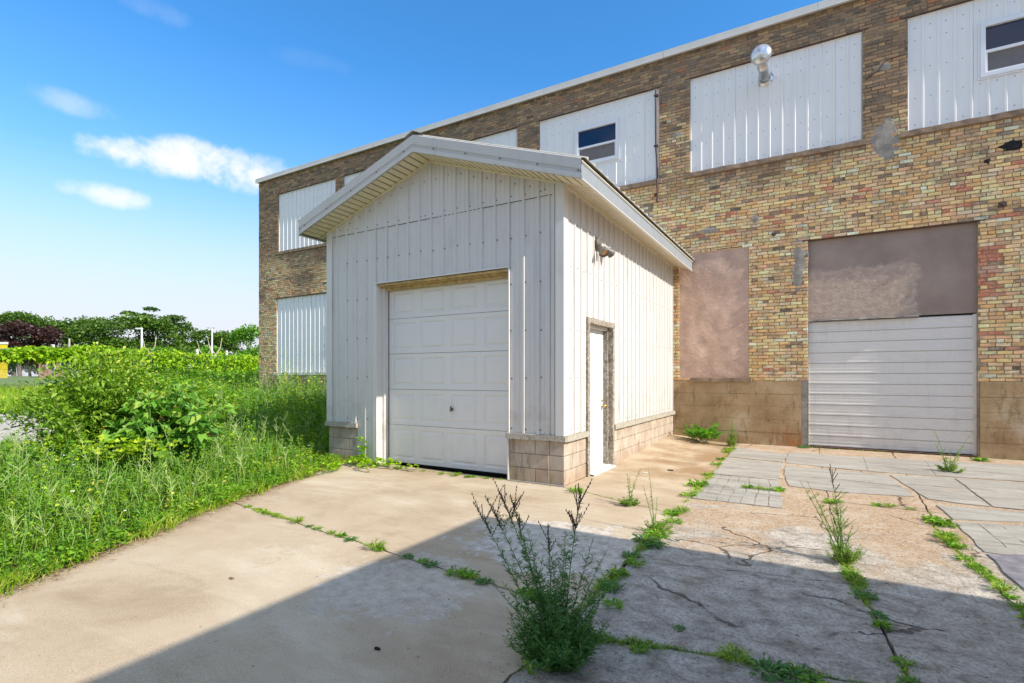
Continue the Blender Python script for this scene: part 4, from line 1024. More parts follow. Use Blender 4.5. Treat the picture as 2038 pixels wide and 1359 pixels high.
# broken wire stub at left eave
# flood light
fl = root('flood_light', (SX1+.02, 7.31, 3.39), 'twin headed outdoor flood light with round back plate on the white shed side wall', 'lamp')
MB().lathe((SX1+.022, 7.31, 3.40), (1, 0, 0), [(0, .088), (.03, .088), (.036, .08), (.038, .03), (.046, .026), (.048, 0)], 24).build('back_plate', 'castmetal', fl, smooth=False)
def bell(p, d, m, name='lamp_head'):
    p = Vector(p); d = Vector(d).normalized()
    h = MB().lathe(p, d, [(-.01, .0), (-.01, .022), (.03, .028), (.06, .036), (.10, .05), (.15, .068), (.172, .074), (.172, .070), (.14, .05)], 18).build(name, m, fl, smooth=True)
    MB().lathe(p, d, [(.145, .055), (.155, .0)], 18).build('bulb', 'lamp_orange', h)
MB().tube([(SX1+.05, 7.35, 3.37), (SX1+.09, 7.40, 3.35)], .012, 8).build('arm', 'castmetal', fl)
MB().tube([(SX1+.05, 7.27, 3.37), (SX1+.09, 7.22, 3.34)], .012, 8).build('arm', 'castmetal', fl)
bell((SX1+.09, 7.40, 3.35), (.35, .8, -.35), 'castmetal'); bell((SX1+.09, 7.22, 3.34), (.62, -.25, -.85), 'castmetal')
MB().box(SX1+.05, SX1+.10, 7.30, 7.36, 3.21, 3.31).cone((SX1+.06, 7.33, 3.31), (SX1+.04, 7.33, 3.36), .012, .012, 8).build('motion_sensor', 'darkpipe', fl, bevel=.006)

# ---------------------------------------------------------------- building behind the camera that shades the yard
NBX, NBY, NBH = 2.25, 4.10, 3.745
nb = root('neighbour_building', (8, -2, 0), 'low brick building close on the right behind the camera, shading the near yard', 'building')
box('wall', 'mortar', nb, NBX+.06, 16, -16, NBY-.06, 0, NBH-.1)
box('roof', 'coping', nb, NBX, 16.06, -16.06, NBY, NBH-.1, NBH)
for y in (-10, -5, 0): 
    w_ = box('window', 'vinyl', nb, NBX+.03, NBX+.058, y, y+1.4, 1.1, 2.5); box('pane', 'glass', w_, NBX+.022, NBX+.028, y+.08, y+1.32, 1.18, 2.42)

# ---------------------------------------------------------------- background
def bark(parent, x, y, z, h, r, m='bark', limbs=5, name='trunk'):
    mb = MB(); P0 = Vector((x, y, z-.2)); top = P0+Vector((random.uniform(-.4, .4), random.uniform(-.4, .4), h)); mid = (P0+top)/2+Vector((random.uniform(-.3, .3), 0, 0))
    mb.tube([P0, mid, top], [r, r*.75, r*.45], 8)
    for i in range(limbs):
        a = random.uniform(0, 2*pi); s = mid.lerp(top, random.uniform(.1, 1)); e = s+Vector((cos(a)*h*.35, sin(a)*h*.35, h*random.uniform(.25, .5)))
        m_ = s.lerp(e, .5)+Vector((0, 0, -.1*h*.3)); mb.tube([s, m_, e], [r*.4, r*.25, r*.1], 6)
    return mb.build(name, m, parent)
def crown(parent, lobes, n, size, m, rbase=.5, name='crown'):
    q = Q(); tot = sum(l[3]*l[4]*l[5] for l in lobes) ** 1
    for (cx, cy, cz, rx, ry, rzz) in lobes:
        k = max(40, int(n*(rx*ry*rzz)/tot)); d = unit(rng.normal(0, 1, (k, 3))); d[:, 2] = np.where(d[:, 2] < -.35, -d[:, 2]*.6, d[:, 2])
        rad = rng.uniform(.35, 1.0, k) ** .45
        cl = np.array([1+.28*mnoise.noise(Vector((a*2.4+cx, b*2.4+cy, c*2.4))) for a, b, c in d])
        p = np.array([cx, cy, cz])+d*(rad*cl)[:, None]*np.array([rx, ry, rzz])
        sz_ = rng.uniform(.6, 1.3, k)*size
        dirs = unit(d*.8+rng.normal(0, .8, (k, 3)))
        tone = rbase+.14*mnoise.noise(Vector((cx*.3, cy*.3, cz)))+rng.normal(0, .17, k)
        q.add(leaves(p, dirs, sz_, sz_*.75, .1), tone)
    return q.build(name, [m], parent)
def tree(x, y, top, width, m, label, n=4500, size=.42, name='broadleaf_tree', group='trees beyond the fence', flat=1.0, nl=9, trunk='bark', low=.2):
    z = float(terr(x)); r = root(name, (x, y, z), label, 'tree', group); h = top-z
    bark(r, x, y, z, h*.55, .13+.02*h, trunk)
    lobes = []
    for i in range(nl):
        a = 2*pi*i/nl+random.uniform(-.4, .4); rr = random.uniform(.15, 1)*width*.36; zz_ = z+h*random.uniform(low+.12, .86)
        s = random.uniform(.55, 1)*width*.24
        lobes.append((x+cos(a)*rr, y+sin(a)*rr, min(zz_, top-s*.8), s*1.15, s*1.15, s*.8*flat))
    lobes.append((x, y, top-width*.17, width*.24, width*.24, width*.17))
    crown(r, lobes, n, size, m); return r
def at(px, t):      # point on the ground at depth t in the direction of photo column px
    u = (px-1019)/1036.0; return (-sin(YAW)+cos(YAW)*u)*t, (cos(YAW)+sin(YAW)*u)*t
def topz(y, t): return 1.42+(750-y)/1036.0*t
TR = [(-60, 95, 628, 12, 'tree', 'green tree at the far left behind the purple leaved one', .2), (28, 100, 622, 10, 'tree', 'pale green tree top above the purple tree at the left', .2),
      (105, 105, 634, 13, 'tree', 'green tree just right of the purple tree', .2), (165, 108, 631, 13, 'tree', 'rounded green tree left of the tall airy pair', .2),
      (212, 98, 633, 11, 'tree', 'green tree standing behind the short wooden post', .2), (262, 96, 622, 12, 'tree', 'tree just left of the nearer street lamp', .2),
      (318, 100, 634, 13, 'tree', 'tall tree just right of the nearer street lamp', .2), (362, 108, 640, 12, 'tree', 'broad tree behind the two bare pale trees', .2),
      (408, 104, 656, 9, 'tree', 'lower tree directly behind the tall thin pole', .2), (448, 110, 660, 10, 'tree', 'tree between the thin pole and the bright round tree', .2)]
for px, t, ty, wd, m, lab, low in TR:
    x, y = at(px, t); tree(x, y, topz(ty, t), wd, m, lab, 4200, .5, low=.05, nl=11)
# wide airy canopy
x, y = at(300, 104); z = float(terr(x)); ar = root('broadleaf_tree', (x, y, z), 'tallest airy tree with sky showing through its spreading flat top', 'tree', 'trees beyond the fence')
bark(ar, x, y, z, 8.5, .35, limbs=8)
lob = []
for i in range(22):
    px = random.uniform(232, 372); yy = 617+abs(px-302)*.25+random.uniform(-3, 22); a, b = at(px, 104+random.uniform(-3, 3)); lob.append((a, b, topz(yy, 104), random.uniform(.8, 1.5), random.uniform(.8, 1.5), random.uniform(.25, .5)))
crown(ar, lob, 3600, .38, 'tree', .4)
# purple tree
x, y = at(40, 82); pr = tree(x, y, topz(640, 82), 8.5, 'tree_purple', 'dark purple leaved tree behind the yellow building', 5200, .4, name='purple_tree', group=None, nl=12, low=.1)
x, y = at(100, 84); pr = tree(x, y, topz(650, 84), 6.5, 'tree_purple', 'smaller purple leaved tree just right of the larger purple one', 4200, .4, name='purple_tree', group=None, nl=10, low=.1)
# undergrowth band below the trees
for i, px in enumerate((-20, 60, 140, 200, 260, 320, 372, 420)):
    x, y = at(px, 88); tree(x, y, topz(690, 88), 8, 'tree_light' if i % 2 else 'tree', ['low leafy tree left of the yellow building', 'low dark tree behind the brick house', 'low tree behind the short wooden post', 'low bushy tree left of the nearer street lamp', 'low bushy tree behind the nearer street lamp', 'low bushy tree right of the nearer street lamp', 'low bushy tree behind the red roofed house left side', 'low bushy tree behind the red roofed house right side'][i], 2600, .42, name='bushy_tree', group='low trees at the foot of the tree line', nl=8, low=.0)
# bright round tree beside the factory corner
x, y = at(496, 58); tree(x, y, topz(648, 58), 6.2, 'tree_light', 'dense bright green round tree beside the factory corner', 7500, .26, name='round_tree', group=None, nl=14, low=.0)
# bare pale trees
for px, t, ty, lab in ((428, 78, 672, 'bare forked yellowish tree beyond the vine covered fence'), (408, 80, 683, 'small bare crooked tree left of the forked bare tree'), (298, 80, 668, 'bare pale branch tree right of the nearer street lamp')):
    x, y = at(px, t); z = float(terr(x)); r_ = root('bare_tree', (x, y, z), lab, 'tree'); top = topz(ty, t); mb = MB()
    P0 = Vector((x, y, z)); K = Vector((x+.2, y, z+(top-z)*.55)); rt_ = Vector((cos(YAW), sin(YAW), 0))
    mb.tube([P0, K], [.16, .12], 7); mb.tube([K, K+rt_*.7+Vector((0, 0, 1.2)), K+rt_*.9+Vector((0, 0, top-K.z))], [.11, .07, .03], 6); mb.tube([K, K-rt_*.9+Vector((0, 0, 1.1)), K-rt_*1.3+Vector((0, 0, (top-K.z)*1.1))], [.11, .06, .02], 6)
    mb.build('trunk', 'palebark', r_)
# lamps and poles
x, y = at(282, 62); z = float(terr(x)); sl = root('street_lamp', (x, y, z), 'white street lamp with a short boxy head left of the tall airy tree', 'street lamp'); tz = topz(652, 62)
MB().cone((x, y, z), (x, y, tz), .12, .10, 10).build('pole', 'polegrey', sl)
rt_ = Vector((cos(YAW), sin(YAW), 0)); e = Vector((x, y, tz-.12)); hd = MB().tube([e+rt_*.1, e-rt_*.7], .1, 6).build('lamp_head', 'polegrey', sl)
x, y = at(422, 66); z = float(terr(x)); sl = root('light_pole', (x, y, z), 'tall thin white pole with small spread arms near the red roofed house', 'pole'); tz = topz(653, 66)
MB().cone((x, y, z), (x, y, tz), .12, .09, 10).build('pole', 'polegrey', sl)
e = Vector((x, y, tz)); MB().tube([e, e-rt_*.65+Vector((0, 0, .05))], .03, 6).tube([e, e+rt_*.3+Vector((0, 0, .03))], .05, 6).build('arm', 'castmetal', sl)
x, y = at(138, 26); z = float(terr(x)); props(MB().cone((x, y, z), (x, y, topz(674, 26)), .05, .042, 8).build('wooden_post', 'postwood', None), 'short pale wooden post rising out of the vines', 'post')
# houses
def house(px, t, wpx, ybase, yeave, yridge, mwall, mroof, label, gable=False):
    x, y = at(px, t); c = Vector((x, y, 0)); r_ = Vector((cos(YAW), sin(YAW), 0)); f_ = c.normalized(); hw = wpx/1036*t/2
    z0 = float(terr(x))-.3; ze = topz(yeave, t); zr = topz(yridge, t); D_ = 5
    h = root('house', (x, y, z0), label, 'house')
    def p(a, b, z): v = c+r_*a+f_*b; return (v.x, v.y, z)
    MB().add([p(-hw, 0, z0), p(hw, 0, z0), p(hw, D_, z0), p(-hw, D_, z0), p(-hw, 0, ze), p(hw, 0, ze), p(hw, D_, ze), p(-hw, D_, ze)], [(0, 1, 5, 4), (1, 2, 6, 5), (2, 3, 7, 6), (3, 0, 4, 7)]).build('wall', mwall, h)
    o_ = .35
    rf = MB().add([p(-hw-o_, -o_, ze), p(hw+o_, -o_, ze), p(hw+o_, D_+o_, ze), p(-hw-o_, D_+o_, ze), p(-hw*.55, D_/2, zr), p(hw*.55, D_/2, zr)], [(0, 1, 5, 4), (1, 2, 5), (2, 3, 4, 5), (3, 0, 4), (3, 2, 1, 0)]).build('roof', mroof, h)
    MB().box(*(lambda q: (q[0]-.14, q[0]+.14, q[1]-.14, q[1]+.14, zr-.4, zr+1.0))(p(-hw*.1, D_/2, 0))).build('chimney', 'hwhite', rf)
    for a in (-.5, .35):
        w_ = MB().add([p(hw*a, -.03, z0+1.2), p(hw*a+1.0, -.03, z0+1.2), p(hw*a+1.0, -.03, z0+2.3), p(hw*a, -.03, z0+2.3), p(hw*a, .05, z0+1.2), p(hw*a+1.0, .05, z0+1.2), p(hw*a+1.0, .05, z0+2.3), p(hw*a, .05, z0+2.3)], [(0, 1, 2, 3), (0, 4, 5, 1), (3, 2, 6, 7), (1, 5, 6, 2), (0, 3, 7, 4)]).build('window', 'hwhite', h)
        MB().add([p(hw*a+.12, -.036, z0+1.3), p(hw*a+.88, -.036, z0+1.3), p(hw*a+.88, -.036, z0+2.2), p(hw*a+.12, -.036, z0+2.2)], [(0, 1, 2, 3)]).build('pane', 'glass', w_)
    return h, p, ze, zr, hw
h, p, ze, zr, hw = house(394, 76, 40, 755, 717, 707, 'hwhite', 'redroof', 'small house with red roof and pale chimney beyond the vines')
MB().add([p(hw-.2, -.5, ze), p(hw+2.6, -.5, ze-.2), p(hw+1.0, -.5, zr+.15), p(hw-.2, 2, ze), p(hw+2.6, 2, ze-.2), p(hw+1.0, 2, zr+.15)], [(0, 1, 2), (3, 5, 4), (0, 2, 5, 3), (1, 4, 5, 2)]).build('gable', 'hwhite', h)
house(452, 82, 22, 755, 716, 709, 'hbrick', 'pinkroof', 'house with dull pink roof right of the thin pole')
house(108, 56, 62, 748, 717, 702, 'hbrick', 'pinkroof', 'low brick house seen through the chain link right of the yellow building')
x, y = at(-22, 52); c = Vector((x, y, 0)); f_ = Vector((x, y, 0)).normalized(); yb_ = root('yellow_building', (x, y, 1.2), 'flat roofed bright yellow building at the far left edge', 'building')
hw = 37/1036*52; zt = topz(681, 52)
def p(a, b, z): v = c+rt_*a+f_*b; return (v.x, v.y, z)
def pbox(a0, a1, b0, b1, z0, z1): return MB().add([p(a0, b0, z0), p(a1, b0, z0), p(a1, b1, z0), p(a0, b1, z0), p(a0, b0, z1), p(a1, b0, z1), p(a1, b1, z1), p(a0, b1, z1)], [(0, 3, 2, 1), (4, 5, 6, 7), (0, 1, 5, 4), (1, 2, 6, 5), (2, 3, 7, 6), (3, 0, 4, 7)])
pbox(-hw, hw, 0, 6, .8, zt-.2).build('wall', 'yellow', yb_); pbox(-hw-.05, hw+.08, -.08, 6.1, zt-.2, zt+.02).build('roof_edge', 'hwhite', yb_)
for k in range(5):
    pbox(-hw, hw, -.012, -.001, 1.6+k*.55, 1.615+k*.55).build('wall_groove', 'soffit_gap', yb_)

# chain link fence
FA = np.array([-27.6, 2.2]); FB = np.array([-39.5, 28.0]); FL = float(np.linalg.norm(FB-FA)); FD = (FB-FA)/FL
def fp(s, z): q = FA+FD*s; return (float(q[0]), float(q[1]), float(terr(q[0]))+z)
cf = root('chain_link_fence', fp(8, 0), 'grey chain link fence along the lot, mostly hidden by vines', 'fence')
s = .0
while s < FL:
    MB().cone(fp(s, 0), fp(s, 1.86), .035, .035, 8).build('post', 'wire', cf); s += 2.95
MB().tube([fp(k*FL/12, 1.78) for k in range(13)], .024, 6).build('top_rail', 'wire', cf)
MB().tube([fp(k*FL/12, .06) for k in range(13)], .035, 5).build('shaded_curb', 'darkpipe', cf)  # stands for a concrete curb, its shade put into the dark colour
A = []; B = []
for s in np.arange(0, 14, .085):
    for d in (1, -1):
        s1 = s+d*1.7
        if 0 <= s1 <= 14: A.append(fp(s, .08)); B.append(fp(s1, 1.76))
q = Q(); q.add(prisms(np.array(A), np.array(B), .0035, .0035), .5); wm = q.build('wire_mesh', ['wire'], cf); wm['kind'] = 'stuff'
# vines on the fence
q = Q(); n = 20000; s = rng.uniform(0, FL, n); th = rng.uniform(0, 1, n)
top = np.interp(s, [0, 7.5, 10.5], [1.72, 1.8, 2.08])+np.array([.25*mnoise.noise(Vector((a*.7, 0, 0)))+.22*mnoise.noise(Vector((a*2.6, 3, 0))) for a in s])
low = np.interp(s, [0, 9.5, 12.5, 14.5], [1.45, 1.3, .3, -.6])+np.array([.25*mnoise.noise(Vector((a*1.1, 7, 0))) for a in s])
hz = low+(top-low)*rng.uniform(0, 1, n) ** .85
off = rng.normal(0, .28, n)*np.clip(1.3-(hz/top)*.6, .3, 1.2)
X = FA[0]+FD[0]*s-FD[1]*off*-1; Y_ = FA[1]+FD[1]*s-FD[0]*off
P3 = np.stack([X, Y_, terr(X)+hz], 1); d = unit(np.stack([rng.normal(.7, .7, n), rng.normal(-.3, .7, n), rng.normal(0, .5, n)], 1))
sz_ = rng.uniform(.11, .25, n)
tone = .5+.3*(hz/top-.6)+rng.normal(0, .2, n)+np.array([.25*mnoise.noise(Vector((a*.9, b*1.5, 0))) for a, b in zip(s, hz)])
q.add(leaves(P3, d, sz_, sz_*.85, .3), tone)
vh = root('vine_hedge', fp(15, 0), 'long bright green vine draped over the chain link fence', 'vine')
q.build('leaves', ['leaf_vine'], vh)
mb = MB()
for k in range(26):
    s = random.uniform(10, FL-1); a = Vector(fp(s, 0)); mb.tube([a, a+Vector((random.uniform(-.2, .2), random.uniform(-.4, .4), .9)), a+Vector((random.uniform(-.3, .3), random.uniform(-.8, .8), 1.8))], [.03, .02, .012], 5)
mb.build('stems', 'bark', vh)

# ---------------------------------------------------------------- weeds at the left
def in_region(x, y):
    e = edge_x(y)
    ok = (x < e) & (y < 12.0) & (x > -14.3+.35*np.minimum(y-4, 0)) 
    ok |= (x < e) & (y >= 7) & (y < 12.0) & (x > -18.5)
    ok &= ~((x > SX0-.05) & (y > SY0-.05))
    return ok
def hfield(x, y):
    d = np.clip(edge_x(y)-x, 0, 5)
    h = .10+.30*np.clip(d/1.1, 0, 1)+.12*np.clip((d-1)/2, 0, 1)
    t = np.clip((y-6.8)/3.0, 0, 1)*np.clip((x+17.5)/2.5, 0, 1); h = h+t*t*(3-2*t)*.72
    nz_ = np.array([mnoise.noise(Vector((a*1.1, b*1.1, 0))) for a, b in zip(x, y)])
    near = np.clip((x-(SX0-1.3))/1.0, 0, 1)*np.clip((9-y)/1.5, 0, 1)*np.clip((y-5)/1, 0, 1); h = h*(1-.35*near)
    h = h*(1-.6*np.clip((-9.8-x)/1.5, 0, 1)*np.clip((7-y)/1.5, 0, 1))
    return h*(1+.35*nz_), nz_
def sample(n, dens_near=True):
    x = rng.uniform(-18.5, -2.3, n*3); y = rng.uniform(-2.5, 12, n*3); ok = in_region(x, y); x, y = x[ok], y[ok]
    dist = np.sqrt(x*x+y*y); keep = rng.uniform(0, 1, len(x)) < np.clip(7.5/dist, .3, 1) ** 1.2
    return x[keep][:n], y[keep][:n]
fieldq = Q()
# leafy stems
x, y = sample(7800); H_, nn = hfield(x, y); n = len(x); H_ = H_*rng.uniform(.55, 1.25, n); lean = rng.normal(0, .18, (n, 2))
sp = rng.uniform(0, 1, n)+nn*.9   # species by patch
def stemp(s, idx):
    return np.stack([x[idx]+lean[idx, 0]*H_[idx]*s**2, y[idx]+lean[idx, 1]*H_[idx]*s**2, terr(x[idx])+H_[idx]*s], 1)
all_ = np.arange(n)
for s0, s1 in ((0, .5), (.5, 1)):
    fieldq.add(prisms(stemp(np.full(n, s0), all_), stemp(np.full(n, s1), all_), .004, .003), .45, 1)
pt = rng.normal(0, .14, n)+.5+.32*nn
for grp, k, L, Wd, ms in ((sp < .35, 26, .075, .028, 0), ((sp >= .35) & (sp < .8), 34, .055, .011, 0), (sp >= .8, 20, .085, .045, 0)):
    idx = np.repeat(all_[grp], k); s = rng.uniform(.12, 1.02, len(idx)); b = stemp(s, idx)
    a = rng.uniform(0, 2*pi, len(idx)); dz = rng.uniform(.0, .9, len(idx)); d = np.stack([np.cos(a), np.sin(a), dz], 1)
    taper = 1.15-.55*s; hs = np.clip(H_[idx]/.5, .7, 1.5)
    fieldq.add(leaves(b+unit(d)*.01, d, L*1.1*taper*hs*rng.uniform(.6, 1.3, len(idx)), Wd*1.25*taper*hs*rng.uniform(.7, 1.3, len(idx)), .25), pt[idx]+rng.normal(0, .14, len(idx))+.12*s-.05, ms)
# pale branching seed stalks
x, y = sample(520); d_ = edge_x(y)-x; k_ = (d_ > .35); x, y = x[k_], y[k_]; H_, nn = hfield(x, y); n = len(x); H_ = H_*rng.uniform(1.2, 1.9, n); lean = rng.normal(0, .22, (n, 2)); all_ = np.arange(n)
for s0, s1 in ((0, .35), (.35, .7), (.7, 1)):
    fieldq.add(prisms(stemp(np.full(n, s0), all_), stemp(np.full(n, s1), all_), .005-.003*s0, .005-.003*s1), .6, 2)
idx = np.repeat(all_, 16); s = rng.uniform(.4, 1, len(idx)); b = stemp(s, idx); a = rng.uniform(0, 2*pi, len(idx)); d = unit(np.stack([np.cos(a), np.sin(a), rng.uniform(.6, 1.6, len(idx))], 1)); L = rng.uniform(.04, .12, len(idx))
fieldq.add(prisms(b, b+d*L[:, None], .0028, .002), .65, 2)
# grass
n = 30000; x, y = sample(n); H_, nn = hfield(x, y); n = len(x); dd = edge_x(y)-x
H_ = np.clip(H_*rng.uniform(.4, .9, n), .05, .40); lean = np.concatenate([rng.normal(0, .45, (n, 2)), np.zeros((n, 1))], 1); lean[:, 0] += .15
fieldq.add(blades(np.stack([x, y, terr(x)-.01], 1), H_, rng.uniform(.006, .013, n), lean), np.tile(.45+.2*nn+rng.normal(0, .2, n), 2), 3)
n = 5200; y = rng.uniform(-2, 6.4, n); cl_ = np.array([mnoise.noise(Vector((a*1.6, 4, 0))) for a in y]); x = edge_x(y)-np.abs(rng.normal(.02, .22, n))+.10*cl_; a = rng.uniform(0, 2*pi, n); L = rng.uniform(.02, .055, n)
fieldq.add(leaves(np.stack([x, y, rng.uniform(.01, .10, n)*(1+cl_)], 1), np.stack([np.cos(a), np.sin(a), rng.uniform(.0, .7, n)], 1), L, L*.55, .2), .38+.3*cl_+rng.normal(0, .16, n), 0)
# fringe along the slab edge
n = 6500; y = rng.uniform(-2, 6.6, n); cl_ = np.array([mnoise.noise(Vector((a*2.2, 9, 0)))+.6*mnoise.noise(Vector((a*7, 3, 0))) for a in y]); x = edge_x(y)+rng.normal(-.07, .07, n)+.12*cl_; H_ = rng.uniform(.02, .13, n)*(1+cl_); lean = np.concatenate([rng.normal(.1, .6, (n, 2)), np.zeros((n, 1))], 1)
fieldq.add(blades(np.stack([x, y, np.full(n, .0)], 1), H_, rng.uniform(.005, .011, n), lean), np.tile(.55+rng.normal(0, .25, n), 2), 3)
fo = fieldq.build('weed_field', ['leaf', 'stem', 'leaf_pale', 'grass']); props(fo, 'tangle of green weeds and grass left of the concrete', 'weeds', kind='stuff')
# coarser growth between the gravel lot and the vines
n = 2600; t_ = rng.uniform(13.5, 37, n); px_ = rng.uniform(318, 540, n); u_ = (px_-1019)/1036
x = (-sin(YAW)+cos(YAW)*u_)*t_; y = (cos(YAW)+sin(YAW)*u_)*t_; k_ = ~((x > -18.6) & (y > 11.6)) & (x < -11); x, y, t_ = x[k_], y[k_], t_[k_]; n = len(x)
nn = np.array([mnoise.noise(Vector((a*.6, b*.6, 5))) for a, b in zip(x, y)]); H_ = (.55+.5*nn)*rng.uniform(.7, 1.25, n)+.15; lean = rng.normal(0, .15, (n, 2)); all_ = np.arange(n)
fq = Q(); fq.add(prisms(stemp(np.zeros(n), all_), stemp(np.ones(n), all_), .008, .005), .45, 1)
idx = np.repeat(all_, 26); s = rng.uniform(.1, 1.05, len(idx)); b = stemp(s, idx)+rng.normal(0, .06, (len(idx), 3)); a = rng.uniform(0, 2*pi, len(idx)); L = rng.uniform(.07, .17, len(idx))
fq.add(leaves(b, np.stack([np.cos(a), np.sin(a), rng.uniform(0, .9, len(idx))], 1), L, L*.5, .2), (.52+.3*nn)[idx]+rng.normal(0, .15, len(idx)))
props(fq.build('far_weeds', ['leaf', 'stem']), 'mass of green weeds between the gravel lot and the vine covered fence', 'weeds', kind='stuff')
# small white flowers
q = Q(); x, y = sample(170); H_, nn = hfield(x, y); n = len(x); c = np.stack([x, y, terr(x)+H_*1.15], 1)
for k in range(5):
    a = k*2*pi/5; d = np.tile(np.array([[cos(a), sin(a), .35]]), (n, 1)); q.add(leaves(c, d, .018, .014, 0), .5)
props(q.build('wild_flowers', ['flower']), 'tiny white wild flowers scattered among the weeds', 'flowers', kind='stuff')
# lawn fringe at the far side of the gravel lot
q = Q(); n = 26000; x = rng.uniform(-36, -20.6, n); y = rng.uniform(0, 14, n); H_ = rng.uniform(.08, .3, n); nn = np.array([mnoise.noise(Vector((a*.5, b*.5, 0))) for a, b in zip(x, y)])
q.add(blades(np.stack([x, y, terr(x)-.02], 1), H_, rng.uniform(.02, .04, n), np.concatenate([rng.normal(0, .4, (n, 2)), np.zeros((n, 1))], 1)), np.tile(.45+.3*nn+rng.normal(0, .18, n), 2))
props(q.build('rough_grass', ['grass']), 'rough grass strip between the gravel lot and the fence', 'grass', kind='stuff')

# shrub
def shrub(x, y, r_, h, n, m, label, leafL, leafW, name, cat, stretch=1.0, tone=.45, flowers=False):
    g_ = root(name, (x, y, float(terr(x))), label, cat); z0 = float(terr(x)); q = Q(); mb = MB(); ends = []
    for k in range(46):
        a = random.uniform(0, 2*pi); e = random.uniform(.1, 1); lean_ = e*r_; hh = h*(1-.5*e*e)*random.uniform(.75, 1.08)
        p0 = Vector((x+random.uniform(-.1, .1), y+random.uniform(-.1, .1), z0)); p2 = Vector((x+cos(a)*lean_*stretch, y+sin(a)*lean_, z0+hh)); p1 = p0.lerp(p2, .5)+Vector((0, 0, .12*h))
        mb.tube([p0, p1, p2], [.012, .008, .004], 5); ends.append((p0, p1, p2))
    mb.build('branches', 'bark', g_)
    E = np.array([[list(p) for p in e] for e in ends]); k = rng.integers(0, len(E), n); s = rng.uniform(.25, 1.03, n)[:, None]
    P = (1-s)**2*E[k, 0]+2*s*(1-s)*E[k, 1]+s**2*E[k, 2]; d = unit(rng.normal(0, 1, (n, 3))+np.array([0, 0, .5])+(P-np.array([x, y, z0+h*.4]))*1.1)
    P = P+rng.normal(0, .085*r_/.9, (n, 3)); P[:, 2] = np.maximum(P[:, 2], z0+.03)
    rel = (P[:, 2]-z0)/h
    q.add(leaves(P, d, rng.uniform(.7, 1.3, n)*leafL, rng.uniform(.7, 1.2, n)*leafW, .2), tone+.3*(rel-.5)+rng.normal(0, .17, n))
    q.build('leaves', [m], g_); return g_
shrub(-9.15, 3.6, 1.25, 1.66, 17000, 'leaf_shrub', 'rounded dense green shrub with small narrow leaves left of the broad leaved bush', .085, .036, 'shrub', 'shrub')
# broad-leaved bush: lobed leaves
bb = root('broad_leaved_bush', (-8.0, 3.85, 0), 'bush with large glossy lobed leaves and reddish shoot tips', 'bush')
mb = MB(); q = Q(); LP = []; LD = []; LS = []; LT = []
for k in range(38):
    a = random.uniform(0, 2*pi); e = random.uniform(0, 1)*.85; hh = 1.38*(1-.45*e*e)*random.uniform(.65, 1.05)
    p0 = Vector((-8.0+random.uniform(-.12, .12), 3.85+random.uniform(-.12, .12), 0)); p2 = p0+Vector((cos(a)*e, sin(a)*e, hh)); p1 = p0.lerp(p2, .5)+Vector((0, 0, .1))
    mb.tube([p0, p1, p2], [.013, .009, .005], 6)
    for j in range(17):
        s = random.uniform(.25, 1.0); P = (1-s)**2*p0+2*s*(1-s)*p1+s*s*p2; b = random.uniform(0, 2*pi); d = Vector((cos(b), sin(b), random.uniform(-.6, .8))).normalized()
        LP.append(P+d*random.uniform(.05, .12)); LD.append(d); LS.append(random.uniform(.13, .27)*(1.1-.4*s)); LT.append(.42+.22*s+random.gauss(0, .16)+(.3 if s > .97 else 0))
mb.build('branches', 'stem', bb)
LP = np.array([list(p) for p in LP]); LD = np.array([list(p) for p in LD]); LS = np.array(LS); LT = np.where(np.random.default_rng(3).uniform(0, 1, len(LT)) < .035, .95, np.minimum(np.array(LT), .84))
for da, ls, wd in ((0, 1.0, .62), (.75, .72, .5), (-.75, .72, .5)):
    c_, s_ = cos(da), sin(da); dd = np.stack([LD[:, 0]*c_-LD[:, 1]*s_, LD[:, 0]*s_+LD[:, 1]*c_, LD[:, 2]], 1)
    st = rng.bit_generator.state; q.add(leaves(LP, dd, LS*ls, LS*wd, .35, .1, .75), LT)
q.build('leaves', ['leaf_big'], bb)
# yellowish vine leaves in front of the shrub
q = Q(); n = 240; a = rng.uniform(0, 1, n); P = np.stack([-8.6+1.5*a-1.0*(1-a)*.5+rng.normal(0, .1, n), 3.0+rng.normal(0, .18, n)+.2*a, .48+.1*np.sin(a*9)+rng.normal(0, .06, n)], 1)
for da in (0, .8, -.8):
    th = rng.uniform(0, 2*pi, n) if da == 0 else th
    q.add(leaves(P, np.stack([np.cos(th+da), np.sin(th+da), np.full(n, .2)], 1), .085 if da == 0 else .06, .06, .1), .85+rng.normal(0, .08, n))
props(q.build('grape_vine', ['leaf_vine']), 'yellow green lobed vine leaves in front of the shrub', 'vine')
# ground vine beside the shed door
q = Q(); P = []; 
mbv = MB(); v_ = root('creeping_vine', (-6.3, 5.8, 0), 'creeping vine on the concrete at the left foot of the shed door', 'vine')
for k in range(9):
    p_ = Vector((-6.75+random.uniform(-.25, .3), 5.85+random.uniform(-.35, .2), .02)); a = random.uniform(-.7, .35); pts = [p_.copy()]
    for j in range(random.randint(5, 12)):
        p_ = p_+Vector((cos(a), sin(a), 0))*.11; a += random.uniform(-.4, .4); p_.z = .02+random.uniform(0, .03); 
        if p_.y > SY0-.06: p_.y = SY0-.08
        pts.append(p_.copy())
        for m_ in range(2): P.append((p_.x+random.uniform(-.03, .03), p_.y+random.uniform(-.03, .03), p_.z+random.uniform(.01, .07)))
    mbv.tube(pts, .004, 5)
for j in range(26): P.append((-6.42+random.uniform(-.08, .1), SY0-.07+random.uniform(-.05, .0), random.uniform(.05, .42)))
mbv.tube([(-6.5, SY0-.06, 0), (-6.45, SY0-.05, .25), (-6.38, SY0-.06, .45)], .004, 5)
